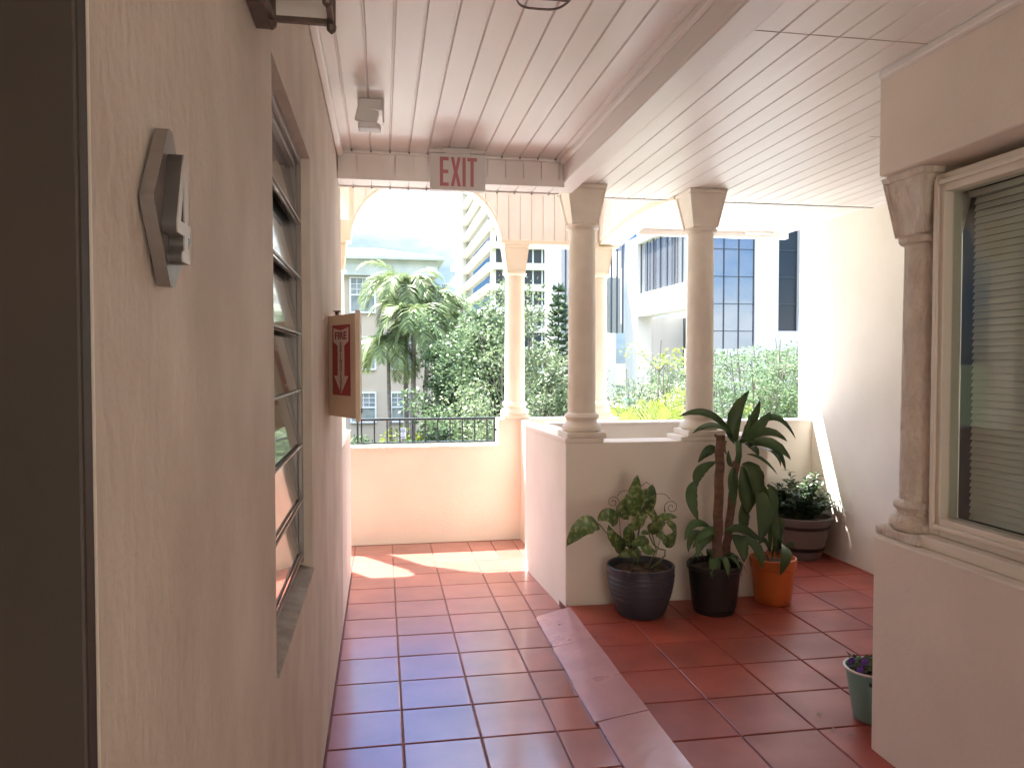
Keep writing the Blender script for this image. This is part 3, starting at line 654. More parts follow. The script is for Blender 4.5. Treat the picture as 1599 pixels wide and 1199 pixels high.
DL = [((520,480),(490,300),(605,85),100,0),((535,470),(610,330),(680,158),75,.04),((545,470),(655,370),(756,240),80,-.05),((555,455),(760,285),(935,440),52,.05),
 ((560,470),(720,390),(876,460),66,-.05),((565,480),(750,470),(900,592),72,-.12),((600,490),(770,500),(862,672),54,-.10),((640,500),(770,540),(828,640),36,-.14),((575,480),(630,510),(668,560),62,-.05),
 ((495,460),(320,270),(92,278),66,-.04),((480,420),(340,345),(188,402),50,-.10),((500,480),(450,410),(412,308),26,.05),((580,550),(690,585),(802,694),30,-.04),((590,500),(610,480),(640,470),40,-.08),
 ((545,620),(640,700),(650,900),120,-.02),((540,630),(585,800),(580,985),140,.0),((500,640),(470,760),(500,930),110,-.03),((370,600),(240,680),(225,790),78,-.04),((230,740),(180,850),(236,1032),84,-.06),((375,550),(310,520),(228,612),72,0),
 ((640,780),(705,960),(672,1185),118,-.09),((560,870),(555,1000),(560,1130),90,.02),((330,1090),(205,1050),(135,1175),60,-.06),((720,800),(775,890),(745,1080),66,-.02),((450,520),(455,600),(480,640),36,0),
 ((420,1120),(540,1090),(700,1190),70,-.04),((420,1130),(300,1110),(190,1230),66,-.08),((560,640),(700,800),(745,960),46,.02),((440,450),(415,500),(445,560),30,-.04),
 ((470,1130),(540,1200),(560,1330),90,-.08),((380,1150),(260,1180),(230,1300),70,-.10),((500,1150),(640,1210),(690,1380),80,-.03),((300,1150),(200,1130),(160,1260),60,-.04),((520,470),(570,400),(600,250),60,-.07)]
for (p, q, s, w, dd) in DL:
    d0 = 4.235
    b.leaf(c4(*p, d0), c4(*q, d0+dd), c4(*s, d0+dd*1.5), w*.2167*.0038, TC+Vector((random.uniform(-.5,.5),0,random.uniform(-.1,.5))), 14, .30, .5, .8)
for k in range(16):
    a = random.uniform(0, 6.28); r = random.uniform(.1,.19); c = Vector((px_,py_,FZ+.29))
    b.leaf(c+Vector((.05*math.cos(a),.05*math.sin(a),0)), c+Vector((r*.7*math.cos(a),r*.7*math.sin(a),.05)), c+Vector((r*1.1*math.cos(a),r*1.1*math.sin(a)*.9,-.05)), .045, (0,0,1), 7, .25, .45, .8)
b.build('foliage', M['drac'], t2, smooth='all', solid=.0008)

# 3 orange pot
px_, py_ = 2.385, 4.335
t3 = thing('potted_plant', 'drooping dark leaves over dry stalks in a bright orange pot', 'potted plant', (px_,py_,FZ), 'potted plants on the raised floor')
pot([(0,0),(.100,0),(.106,.006),(.112,.05),(.126,.215),(.135,.222),(.140,.270),(.138,.280),(.130,.281),(.127,.262),(.120,.23)], px_, py_, M['orange'], t3); soil(px_, py_, .122, .24, t3)
def c5(x, y, d): return at(1060+.1668*x, 780+.1668*y, d)
b = MB()
for (p, q, s, w, dd) in [((960,420),(1000,500),(948,716),108,-.16),((880,-20),(900,250),(925,540),90,-.04),((830,60),(850,300),(850,510),60,0),((980,300),(900,180),(890,60),60,-.02),((860,520),(940,400),(975,380),50,-.05),
     ((850,500),(800,380),(740,430),50,.0),((820,-140),(880,-60),(870,100),80,0),((930,520),(1040,420),(1090,440),40,-.03),((900,500),(960,250),(940,180),60,.03)]:
    b.leaf(c5(*p,py_), c5(*q,py_+dd), c5(*s,py_+dd), w*.1668*.0039, TC+Vector((random.uniform(-.3,.3),0,.1)), 10, .25, .5, .8)
b.build('foliage', M['drac'], t3, smooth='all', solid=.0008)
b = MB()
b.tube([c5(880,560,py_), c5(890,300,py_), c5(870,0,py_), c5(840,-150,py_)], .005, 6, .003)
b.build('stem', M['stem'], t3, smooth='all')
b = MB()
for k in range(22):
    a = random.uniform(0,6.28); r = random.uniform(.02,.11); p = Vector((px_+r*math.cos(a),py_+r*math.sin(a),FZ+.25)); d = Vector((random.uniform(-.05,.05),random.uniform(-.05,.05),random.uniform(.0,.05)))
    b.leaf(p, p+d*.5+Vector((0,0,.008)), p+d, random.uniform(.008,.025), (0,0,1), 4, .4)
q_ = MB(); q_.tube([c5(700,510,py_-.1), c5(790,585,py_-.12)], .002, 5); q_.build('dry_stalk', M['dead'], t3); b.leaf(c5(700,560,py_), c5(730,490,py_), c5(760,440,py_), .03, TC, 5)
b.leaf(c5(690,470,py_), c5(740,455,py_-.02), c5(800,480,py_-.02), .03, TC, 5, .5)
b.build('dry_leaves', M['dead'], t3)

# 4 small bush in grey brown banded pot
px_, py_ = 3.14, 5.315
t4 = thing('potted_plant', 'dense small leaved bush in a banded grey brown barrel pot in the far corner', 'potted plant', (px_,py_,FZ), 'potted plants on the raised floor')
bp = [(0,0),(.145,0),(.150,.010)]
for k in range(31):
    q = k/30; z = .012+.285*q; r = .152+.072*q**.8
    bp.append((r, z))
bp += [(.233,.300),(.236,.318),(.228,.324),(.216,.318),(.205,.29)]
pot(bp, px_, py_, M['taupe'], t4); soil(px_, py_, .21, .285, t4)
for q0, q1 in ((.235,.262),(.068,.098)):
    rr = lambda z: .152+.072*((z-.012)/.285)**.8+.0035
    MB().lathe([(rr(q0)-.004,q0),(rr(q0),q0+.001),(rr(q1),q1-.001),(rr(q1)-.004,q1)], (px_,py_,FZ), 44, cap=False).build('pot_band', M['black'], t4, smooth=True)
b = MB(); s_ = MB(); random.seed(3)
for k in range(84):
    a = random.uniform(0,6.28); q = random.random()**.5; base = Vector((px_+.08*q*math.cos(a),py_+.08*q*math.sin(a),FZ+.28))
    sp_ = .27*q; tip = Vector((px_+sp_*math.cos(a)*1.05, py_+min(sp_*math.sin(a),.17), FZ+.47+.13*random.random()-.10*q+ (.10 if k % 9 == 0 else 0)))
    mid = base.lerp(tip,.5)+Vector((0,0,.03)); s_.tube([base, mid, tip], .0035, 5, .0015)
    for j in range(17):
        t = .25+.75*j/16; p = base*(1-t)**2+mid*2*t*(1-t)+tip*t*t; aa = j*2.4+a; d = Vector((math.cos(aa),math.sin(aa),random.uniform(-.1,.7))).normalized()
        ln = random.uniform(.04,.07); e = p+d*ln
        e.x = min(e.x, 3.385); b.leaf(p, p+d*ln*.5+Vector((0,0,.005)), e, .024, Vector((0,0,1))+Vector((random.uniform(-.4,.4),random.uniform(-.4,.4),0)), 5, .3, .45, .9)
b.build('foliage', M['bush'], t4, smooth='all'); s_.build('stem', M['stem'], t4)

# 5 teal pot at the window wall corner
px_, py_ = 2.010, 2.835
t5 = thing('potted_plant', 'small purple flowering plant in a teal pot half hidden by the near wall', 'potted plant', (px_,py_,FZ), 'potted plants on the raised floor')
pot([(0,0),(.066,0),(.070,.006),(.103,.205),(.109,.210),(.109,.216),(.102,.216),(.096,.20),(.092,.18)], px_, py_, M['teal'], t5); soil(px_, py_, .095, .185, t5)
b = MB(); b.obox((px_-.048,py_-.0865,FZ+.178), (.019,-.009,0), (.003,.006,0), (0,0,.007)); b.build('handle_slot', M['black'], t5)
MB().lathe([(.1095,.2085),(.1125,.211),(.1125,.2165),(.1095,.218),(.104,.2175)], (px_,py_,FZ), 44, cap=False).build('pot_rim', M['plastic'], t5, smooth=True)
b = MB(); fl_ = MB(); random.seed(5)
for k in range(190):
    a = random.uniform(0,6.28); r = random.uniform(0,.095); p = Vector((px_+r*math.cos(a),py_+r*math.sin(a),FZ+.19+random.uniform(0,.055))); d = Vector((random.uniform(-1,1),random.uniform(-1,1),random.uniform(0,1.1)))*.022
    b.leaf(p, p+d*.5, p+d, .012, (random.uniform(-.5,.5),random.uniform(-.5,.5),1), 4)
b.build('foliage', mat('herb_leaf', (.10,.14,.04), .5, island=.5, trans=.2), t5, smooth='all')
for cx_, cy_, cz_ in ((-.092,.01,.245),(-.080,-.03,.225),(-.06,-.03,.255)):
    fl_ = MB()
    for k in range(6):
        a = k*1.05; c = Vector((px_+cx_,py_+cy_,FZ+cz_)); d = Vector((math.cos(a),-.4,math.sin(a)))*.018; fl_.leaf(c, c+d*.6, c+d, .016, (0,-1,.2), 4, .2, .6)
    fl_.build('flower', M['purple'], t5)

# ================================================================== outside
GZ = -3.4
M['grass'] = mat('grass_ground', (.06,.10,.03), .9, (.10,.11,.05), 2, .4, 20)
M['asphalt'] = mat('asphalt', (.06,.058,.055), .85, (.045,.045,.045), 3, .3, 60)
M['pave'] = mat('pavement', (.32,.30,.27), .85, (.26,.24,.22), 2, .2, 40)
M['b_beige'] = mat('beige_render', (.46,.39,.30), .8, (.42,.355,.27), .6, .2, 20)
M['b_green'] = mat('pale_green_fascia', (.52,.55,.50), .7, (.42,.46,.42), 1.2, detail=10)
M['b_roof'] = mat('pale_metal_roof', (.62,.62,.62), .5, (.55,.55,.55), .8)
M['b_white'] = mat('white_concrete', (.62,.61,.58), .8, (.54,.53,.50), 1.0, .2, 10, (1,1,.08), detail=10)
M['b_tower'] = mat('tower_concrete', (.68,.64,.60), .8)
M['b_frame'] = mat('white_window_frame', (.62,.64,.64), .5)
M['b_glass'] = mat('blue_mirror_glass', (.60,.61,.62), .03, metal=.9)
M['b_dark'] = mat('dark_window_glass', (.03,.035,.04), .05, spec=.8)
M['b_pane'] = mat('pale_window_glass', (.16,.20,.20), .06, (.30,.32,.30), 1.5, spec=.8)
M['mullion'] = mat('dark_mullion', (.05,.06,.08), .5)
M['leaf1'] = mat('tree_leaf', (.105,.155,.075), .5, spec=.22, island=.55, trans=.3)
M['leaf2'] = mat('pale_tree_leaf', (.15,.19,.10), .5, spec=.22, island=.5, trans=.3)
M['leaf3'] = mat('feathery_leaf', (.14,.20,.10), .55, spec=.22, island=.5, trans=.35)
M['leaf4'] = mat('yellow_green_leaf', (.24,.30,.04), .45, island=.35, trans=.4)
M['palm'] = mat('palm_leaf', (.17,.22,.09), .45, spec=.22, island=.5, trans=.3)
M['pine'] = mat('pine_needle', (.06,.10,.055), .6, spec=.22, island=.5, trans=.2)
M['trunk'] = mat('grey_trunk', (.22,.19,.155), .85, (.14,.12,.10), 6, .5, 20)
M['brown_trunk'] = mat('brown_trunk', (.12,.085,.06), .85, (.08,.06,.045), 6, .5, 20)
b = MB(); b.add([(-900,-900,GZ-.02),(900,-900,GZ-.02),(900,1500,GZ-.02),(-900,1500,GZ-.02)], [(0,1,2,3)]); struct(b.build('ground', M['grass']))
b = MB(); b.box(-60,60,26,37,GZ-.018,GZ+.004); struct(b.build('road', M['asphalt']))
b = MB(); b.box(-60,60,23.5,26,GZ-.018,GZ+.13); b.box(-60,60,37,39.5,GZ-.018,GZ+.13); struct(b.build('pavement', M['pave'], bevel=.03))
# body of the building we stand in: lower storey and orange roof, seen in the glass opposite
b = MB(); b.box(-6,8,-12,-4.5,GZ,4.4); b.box(-.6,3.6,-4.2,6.6,GZ,-.26); b.box(-6,-3.5,-4.5,4.0,GZ,3.6)
own = thing('host_building', 'beige building that carries the open walkway', 'building', (0,-5,GZ))
b.build('lower_storey', M['b_beige'], own)
b = MB(); b.add([(-7,-12.5,4.4),(9,-12.5,4.4),(9,-3.8,4.4),(-7,-3.8,4.4),(-3,-8,6.6),(5,-8,6.6)], [(0,1,5,4),(1,2,5),(2,3,4,5),(3,0,4),(3,2,1,0)]); b.build('roof', mat('orange_roof_tile', (.50,.16,.08), .8), own)

def window(parent, x0, x1, y, z0, z1, grid=(4,3), m='b_pane', sash=True, f=.09):
    b = MB(); b.box(x0-f,x0,y-.10,y+.05,z0-f,z1+f); b.box(x1,x1+f,y-.10,y+.05,z0-f,z1+f); b.box(x0,x1,y-.10,y+.05,z1,z1+f); b.box(x0,x1,y-.14,y+.05,z0-f,z0)
    zm = (z0+z1)/2
    if sash: b.box(x0,x1,y-.08,y+.04,zm-.04,zm+.04)
    for i in range(1, grid[0]): x = x0+(x1-x0)*i/grid[0]; b.box(x-.016,x+.016,y-.05,y+.03,zm+.04,z1)
    for j in range(1, grid[1]): z = zm+(z1-zm)*j/grid[1]; b.box(x0,x1,y-.052,y+.03,z-.016,z+.016)
    w = b.build('window', M['b_frame'], parent)
    b = MB(); b.box(x0,x1,y-.02,y+.02,z0,z1); b.build('pane', M[m], w)

# beige building with green-grey fascia, left
LY = 42.0
def X(u, y=LY): return at(u, 564, y).x
def Z(v, y=LY, u=620): return at(u, v, y).z
bl = thing('beige_building', 'beige three storey building with pale green fascia and white sash windows behind the palms', 'building', (0,LY,GZ))
xr = X(676)
rows = [(Z(487),Z(436)),(Z(575),Z(528)),(Z(657),Z(614))]; colsx = [(X(549),X(585)),(X(612),X(646)),(X(470),X(506))]
b = MB(); b.box(-16,xr,LY,LY+14,GZ,Z(432)); b.build('wall', M['b_beige'], bl)
b = MB(); b.box(-16.3,xr+.25,LY-.35,LY+14.3,Z(432)+.001,Z(408)); b.box(-16.6,xr+.6,LY-.7,LY+14.6,Z(408)+.001,Z(403)); b.build('fascia', M['b_green'], bl, bevel=.03)
z1, z2 = Z(403)+.002, Z(377)
b = MB(); b.add([(-16.6,LY-.7,z1),(xr+.6,LY-.7,z1),(xr+.6,LY+14.6,z1),(-16.6,LY+14.6,z1),(-12,LY+7,z2+.6),(X(590),LY+7,z2+.6)], [(0,1,5,4),(1,2,5),(2,3,4,5),(3,0,4),(3,2,1,0)]); rf = b.build('roof', M['b_roof'], bl)
b = MB(); b.box(X(652),X(664),LY+2,LY+4,z1+.1,Z(391)); b.build('roof_vent', M['b_green'], rf)
for (a, c) in rows:
    for (p, q) in colsx: window(bl, p, q, LY, a, c)

# white banded office tower
tw = thing('office_tower', 'tall white office tower with stepped bands of dark windows behind the leafy trees', 'building', (20,128,GZ))
TX, TY0, TY1 = 18.5, 128.0, 192.0; TXR = X(869, TY0)
b = MB(); b.box(TX,TXR,TY0,TY1,GZ,62); b.build('wall', M['b_tower'], tw)
fh = 3.55; za = at(820,434,TY0).z
b = MB(); gl = MB(); pi = MB()
for k in range(-6, 14):
    zc = za+fh*k
    if zc < GZ+1: continue
    gl.box(TX+.6,TXR-1.2,TY0-.05,TY0-.01,zc-1.1,zc+1.25)
    pi.box(TX-.9,TX-.02,TY0-.9,172-.0,zc+1.3,zc+3.55-1.15)
    gl.box(TX-.06,TX-.02,TY0+3,TY1-2,zc-1.1,zc+1.25)
for x in [TX+.6+1.6*i for i in range(1, 7)]: b.box(x-.12,x+.12,TY0-.12,TY0-.052,GZ,60)
pi.box(TX-1.6,TX+.0,168,176,GZ,61); pi.box(TXR-1.2,TXR,TY0-1.2,TY0-.06,GZ,61)
for k in range(-6, 14):
    zc = za+fh*k
    if zc > GZ+1: pi.box(TX-.0,TXR-1.25,TY0-.8,TY0-.055,zc+1.3,zc+fh-1.12); pi.box(TX-1.4,TX-.03,176.5,TY1,zc+1.3,zc+fh-1.12)
gl.build('window_band', M['b_dark'], tw); pi.build('balcony_band', M['b_tower'], tw); b.build('mullion', M['b_frame'], tw)

# concrete and glass office building, right
gb = thing('glass_building', 'white concrete office building with blue mirror glass and a dark recess', 'building', (16,38,GZ))
GX = 16.1; gy0, gy1 = GX/math.tan(math.atan2(at(1080,564,10).x,10)), GX/math.tan(math.atan2(at(976,564,10).x,10))
def on(u, v): return at(u, v, x=GX)
zt_, zw0 = 9.5, on(1033,450).z
zr1, zr0 = on(1030,489).z, on(1030,600).z
wy = lambda u: on(u, 500).y
y1070, y995, y1063, y993 = wy(1071), wy(995), wy(1063), wy(993)
b = MB()
b.box(GX,GX+1,gy0,y1070,GZ,zt_); b.box(GX,GX+1,y1070,y995,zt_-.5,zt_); b.box(GX,GX+1,y1070,y995,zr1,zw0); b.box(GX,GX+1,y995,gy1,GZ,zt_); b.box(GX,GX+1,y1070,y995,GZ,zr0)
FY = gy0                       # front facing part
x78, x15, x45 = X(1178,FY), X(1215,FY), X(1247,FY)
b.box(x78,x15,FY,FY+1,GZ,zt_); b.box(x15,X(1420,FY),FY,FY+1,GZ,at(1230,517,FY).z); b.box(x45,X(1420,FY),FY,FY+1,at(1230,517,FY).z,zt_)
b.box(GX+3.4,X(1420,FY),FY+3,FY+12,GZ,zt_-.3)
b.box(GX,x78,FY,FY+1,GZ,at(1140,545,FY).z)
b.build('concrete_wall', M['b_white'], gb, bevel=.03)
def glasspanel(name, x0, x1, y, z0, z1, nx, hz_, m, zphase=0):
    g_ = MB(); g_.box(x0,x1,y,y+.05,z0,z1); w = g_.build(name, M[m], gb)
    q = MB()
    for i in range(nx+1): x = x0+(x1-x0)*i/nx; q.box(x-.025,x+.025,y-.05,y-.001,z0,z1)
    z = z0+zphase
    while z < z1: q.box(x0,x1,y-.04,y-.0012,z-.02,z+.02); z += hz_
    q.build('mullion', M['mullion'], w)
glasspanel('curtain_wall', X(1084,FY), x78-.02, FY+.15, at(1140,545,FY).z+.01, zt_, 4, 1.45, 'b_glass', .95)
glasspanel('curtain_wall', x15+.01, x45-.01, FY+.3, at(1230,517,FY).z+.01, zt_, 1, 1.45, 'b_dark', 1.45)
# side glass with vertical fins
g_ = MB(); g_.box(GX+.25,GX+.3,y1070,y995,zw0,zt_-.5); w = g_.build('curtain_wall', M['b_glass'], gb); q = MB()
for i in range(8): y = y1070+(y995-y1070)*i/7; q.box(GX+.21,GX+.249,y-.05,y+.05,zw0,zt_-.5)
q.build('mullion', M['mullion'], w)
g_ = MB(); g_.box(GX+3.2,GX+3.25,y1063,y993,zr0,zr1); g_.build('recess_glass', M['b_dark'], gb)
b = MB(); b.box(GX+1,GX+3.2,y993-.02,y993+.3,zr0,zr1); b.build('recess_side', M['b_white'], gb)
# left glass strips, farther back
b = MB(); yb = gy1+.05; g_ = MB(); g_.box(X(874,yb+2),X(972,yb+2),yb+2,yb+2.1,at(920,520,yb+2).z,zt_+3); w = g_.build('curtain_wall', M['b_glass'], gb); q = MB()
for i in range(12): x = X(874,yb+2)+(X(972,yb+2)-X(874,yb+2))*i/11; q.box(x-.05,x+.05,yb+1.95,yb+1.999,at(920,520,yb+2).z,zt_+3)
q.build('mullion', M['mullion'], w)
b.box(X(869,yb+2)-.4,X(874,yb+2)-.02,yb+1.5,yb+4,GZ,zt_+3); b.box(X(874,yb+2),X(976,yb),yb+2,yb+4,GZ,at(920,520,yb+2).z-.01); b.build('concrete_wall', M['b_white'], gb)
# ground floor vent louvre in a dark frame
b = MB(); vy = FY-6
vz0, vz1 = at(1228,640,vy).z, at(1228,608,vy).z; vx0, vx1 = X(1211,vy), X(1262,vy)
b.box(vx0,vx1,vy+.1,vy+.9,GZ,vz1)
for i in range(8): z = vz0+(vz1-vz0)*(i+.5)/8; b.obox(((vx0+vx1)/2,vy+.05,z), ((vx1-vx0)/2,0,0), (0,.05,.02), (0,0,.012))
tag(b.build('louvred_screen', M['mullion']), 'dark horizontal louvre screen behind the feathery tree at right', 'louvre screen')
# low beige roof with teal box
ly = 20.0; b = MB(); b.box(X(925,ly),X(1012,ly),ly,ly+3,GZ,at(960,640,ly).z); b.box(X(922,ly),X(1015,ly),ly-.15,ly+3.1,at(960,640,ly).z,at(960,636,ly).z)
tag(b.build('low_annex', M['b_beige'], bevel=.02), 'low flat roofed beige annex seen under the shrubs between the columns', 'building')
b = MB(); b.box(X(980,ly),X(992,ly),ly+.1,ly+.35,at(985,640,ly).z+.05,at(985,622,ly).z); b.box(X(979,ly),X(993,ly),ly+.08,ly+.37,at(985,622,ly).z,at(985,620.5,ly).z)
tag(b.build('utility_box', M['teal'], bevel=.01), 'small teal utility box standing on the low beige annex', 'utility box')

# ------------------------------------------------------------------ vegetation
def leafcloud(b, c, rad, n, size, asp=.5, up=0):
    for _ in range(n):
        while True:
            d = Vector((random.uniform(-1,1),random.uniform(-1,1),random.uniform(-1,1)))
            if .25 < d.length < 1: break
        p = Vector(c) + Vector((d.x*rad[0], d.y*rad[1], d.z*rad[2]))
        a = Vector((random.gauss(0,1),random.gauss(0,1),random.gauss(0,.7)+up)).normalized(); s = a.cross(Vector((random.gauss(0,1),random.gauss(0,1),random.gauss(0,1)))).normalized()
        L_ = size*random.uniform(.6,1.3); w = L_*asp/2
        b.add([p, p+a*L_*.5+s*w, p+a*L_, p+a*L_*.5-s*w], [(0,1,2,3)])
def limb(b, p0, p1, r0, r1, sag=0, seg=5):
    p0, p1 = Vector(p0), Vector(p1); m = p0.lerp(p1,.5)+Vector((random.uniform(-.1,.1),random.uniform(-.1,.1),sag+.05))*(p1-p0).length
    b.tube([p0*(1-t)**2+m*2*t*(1-t)+p1*t*t for t in [i/seg for i in range(seg+1)]], r0, 6, r1)
def tree(name, base, h, spread, label, cat, m, clumps=22, leaves=260, size=.16, trunk=.14, tm='brown_trunk', crown0=.35, csize=.32, group=None, depth=None, asp=.5, seed=1):
    random.seed(seed); t = thing(name, label, cat, base, group); bx_, by_, bz = base; depth = depth or spread
    tb = MB(); lb = MB(); top = Vector((bx_+random.uniform(-.2,.2), by_, bz+h*.8))
    limb(tb, base, top, trunk, trunk*.25, 0, 8)
    for k in range(clumps):
        q = (k+.5)/clumps; zz = bz+h*(crown0+(1-crown0)*q*.93); env = math.sin(math.pi*min(1,(.15+.8*q)))**.7
        a = k*2.4+random.uniform(-.5,.5); rr = random.uniform(.3,.9)*env
        c = Vector((bx_+spread*rr*math.cos(a), by_+depth*rr*math.sin(a), zz)); s = csize*h*.45*random.uniform(.7,1.25)
        st = Vector(base).lerp(top, min(.95, max(.2, (zz-bz)/h-.25))); limb(tb, st, c, trunk*.32, trunk*.06)
        for _ in range(3): limb(tb, c.lerp(st,.25), c+Vector((random.uniform(-1,1),random.uniform(-1,1),random.uniform(-.4,.8)))*s*.8, trunk*.09, trunk*.03, 0, 3)
        for _ in range(5):
            o_ = Vector((random.gauss(0,.5),random.gauss(0,.5),random.gauss(0,.35)))*s
            leafcloud(lb, c+o_, (s*.55,s*.55,s*.38), leaves//5, size, asp)
    tb.build('trunk', M[tm], t, smooth='all'); lb.build('crown', M[m], t); return t
def frond(b, p0, d, L_, droop, leaf, wl=.035, n=22, m=None):
    """feather palm frond: arching rib with two rows of narrow leaflets"""
    d = Vector(d).normalized(); p = Vector(p0); pts = [p.copy()]; dr_ = d.copy()
    for i in range(n): dr_ = (dr_ + Vector((0,0,-droop/n*(1+i/n)))).normalized(); p = p+dr_*(L_/n); pts.append(p.copy())
    for i in range(2, n+1):
        tg = (pts[i]-pts[i-1]).normalized(); sd = tg.cross(Vector((0,0,1))); 
        if sd.length < .05: sd = Vector((1,0,0))
        sd.normalize(); upv = sd.cross(tg); q = i/n; ll = leaf*math.sin(math.pi*(.12+.83*q))**.6
        for s in (-1, 1):
            dd = (sd*s*.8+tg*.75+upv*.25+Vector((0,0,-.30*random.random()))).normalized(); e = pts[i]+dd*ll+Vector((0,0,-ll*.25)); w = tg*wl/2
            mpt = pts[i]+dd*ll*.55
            b.add([pts[i]-w*.5, mpt-w, e, mpt+w, pts[i]+w*.5], [(0,1,2,3,4)])
    b.tube(pts[::3]+[pts[-1]], .018, 4, .004)
def palm(base, h, L_, label, n=15, seed=1, lean=(0,0), group=None, tr=.13):
    random.seed(seed); t = thing('palm_tree', label, 'palm', base, group); tb = MB(); fb = MB()
    top = Vector(base)+Vector((lean[0],lean[1],h)); pts = [Vector(base).lerp(top,i/8)+Vector((lean[0]*.2*math.sin(i/8*3.14),0,0)) for i in range(9)]
    tb.tube(pts, tr, 8, tr*.7)
    sh = MB(); sh.tube([top, top+Vector((0,0,.35)), top+Vector((0,0,.7))], tr*.9, 8, tr*.5); sh.build('crown_shaft', M['stem'], t, smooth='all')
    for k in range(n):
        a = k*2.4+random.uniform(-.3,.3); el = random.uniform(-.1,1.9); frond(fb, top+Vector((0,0,.55)), (math.cos(a),math.sin(a),el), L_*random.uniform(.85,1.15), random.uniform(1.3,2.8), L_*.34, .075, 28)
    tb.build('trunk', M['trunk'], t, smooth='all'); fb.build('frond', M['palm'], t); return t
pg = 'palms in front of the beige building'
pd = 33.0
def G(u, d): return (X(u, d), d, GZ)
palm(G(636,pd), Z(470,pd)-GZ, 2.3, 'tallest slender palm of the clump in front of the beige building', 30, 2, (-.1,0), pg)
palm(G(650,pd+.6), Z(490,pd)-GZ, 2.2, 'palm with a leaning trunk right of the tallest palm', 28, 3, (.55,0), pg)
palm(G(612,pd-.7), Z(560,pd)-GZ, 1.9, 'short bright palm arching low at the left of the palm clump', 22, 4, (-.15,-.3), pg, .10)
palm(G(642,pd-1.2), Z(520,pd)-GZ, 2.1, 'dense middle palm in front of the other trunks', 28, 5, (.1,-.2), pg)
palm(G(670,pd+1.5), Z(515,pd)-GZ, 2.2, 'palm at the right of the clump touching the leafy tree', 28, 6, (.5,.2), pg)
tg_ = 'leafy trees beyond the railing'
tree('leafy_tree', G(770,25), 6.9, 1.8, 'large dense green tree right of the palms', 'tree', 'leaf1', 26, 620, .17, .16, seed=11, group=tg_, crown0=.2, csize=.30)
tree('leafy_tree', G(722,30), 6.2, 1.6, 'darker green tree tucked between the palms and the big tree', 'tree', 'leaf1', 22, 560, .18, .15, seed=12, group=tg_, crown0=.15, csize=.32)
tree('leafy_tree', G(795,15), 4.1, 1.05, 'pale leaved young tree close behind the railing end', 'tree', 'leaf2', 18, 480, .10, .07, seed=13, group=tg_, crown0=.18, csize=.30)
tree('sparse_tree', G(800,19), 7.2, 1.5, 'tall thin tree with scattered pale leaves in front of the dark office windows', 'tree', 'leaf2', 24, 200, .11, .07, 'trunk', seed=14, group=tg_, crown0=.35, csize=.20)
tree('leafy_tree', G(852,22), 5.6, 1.2, 'pale green tree left of the corner column beside the pine', 'tree', 'leaf2', 18, 420, .13, .09, seed=15, group=tg_, crown0=.15, csize=.28)
# tiered pine
pn = thing('pine_tree', 'dark tiered pine with flat open branches beside the corner column', 'pine tree', G(872,24)); random.seed(9)
tb = MB(); fb = MB(); bx_, by_, _ = G(872,24); hp = Z(437,24)-GZ; tb.tube([(bx_,by_,GZ),(bx_,by_,GZ+hp)], .07, 8, .015)
for k in range(26):
    q = k/26; z = GZ+hp*(.15+.85*q); r = (1.15*(1-q)+.12)*random.uniform(.85,1.1)
    for j in range(7):
        a = j*.9+k*.5; e = Vector((bx_+r*math.cos(a),by_+r*math.sin(a),z+r*random.uniform(.0,.6)+random.uniform(-.08,.08))); s0 = Vector((bx_,by_,z)); tb.tube([s0, s0.lerp(e,.5)-Vector((0,0,.04)), e], .015, 4, .006)
        for i in range(70):
            p = s0.lerp(e,.10+.9*i/70)-Vector((0,0,.05*math.sin(i/70*3.1))); sd = (e-s0).normalized().cross(Vector((0,0,1)))*random.choice((-1,1)); d = (sd+ (e-s0).normalized()*random.uniform(.2,1)+Vector((0,0,random.uniform(-.3,.9)))).normalized()*random.uniform(.10,.24)
            fb.add([p-Vector((0,0,.008)), p+d, p+Vector((0,0,.018))], [(0,1,2)]); fb.add([p, p+d*.6+Vector((0,0,.07)), p+d.normalized()*.03], [(0,1,2)])
tb.build('trunk', M['brown_trunk'], pn); fb.build('crown', M['pine'], pn)
# shrubs and small trees on the right
def twig_tree(base, h, w, label, m, seed, leaves=5, size=.09, tips='leaf4', n=16):
    random.seed(seed); t = thing('small_tree', label, 'tree', base, 'small trees below the parapet'); tb = MB(); lb = MB(); l2 = MB(); B0 = Vector(base)
    for k in range(n):
        a = k*2.4; tip = B0+Vector((w*math.cos(a)*random.uniform(.3,1), w*.7*math.sin(a)*random.uniform(.3,1), h*random.uniform(.66,1.08))); tip.z -= .12*h*((tip.x-B0.x)/w)**2
        mid = B0.lerp(tip,.55)+Vector((random.uniform(-.2,.2),0,-.1)); pts = [B0*(1-s)**2+mid*2*s*(1-s)+tip*s*s for s in [i/8 for i in range(9)]]; tb.tube(pts, .05, 5, .010)
        for j in range(12):
            s = random.uniform(.4,1); p = pts[int(s*8)]; e = p+Vector((random.gauss(0,.45),random.gauss(0,.4),random.uniform(.0,.6)))*.55*h/4; tb.tube([p, p.lerp(e,.5)+Vector((0,0,.05)), e], .011, 4, .004)
            leafcloud(l2 if (e.z-B0.z > h*.86 and tips) else lb, e, (.34,.34,.17), leaves*9, size, .36)
    tb.build('trunk', M['trunk'], t); n1 = len(lb.f); lb.add(l2.v, l2.f); o = lb.build('crown', [M[m], M[tips or m]], t)
    for i, p in enumerate(o.data.polygons): p.material_index = 1 if i >= n1 else 0
twig_tree(G(1008,15), Z(527,15)-GZ, 1.25, 'open twiggy tree with yellow green tips between the two nearer columns', 'leaf2', 21)
twig_tree(G(1180,15.5), Z(535,15.5)-GZ, 1.6, 'feathery pale green tree right of the dracaena column', 'leaf3', 22, 12, .08, None, 22)
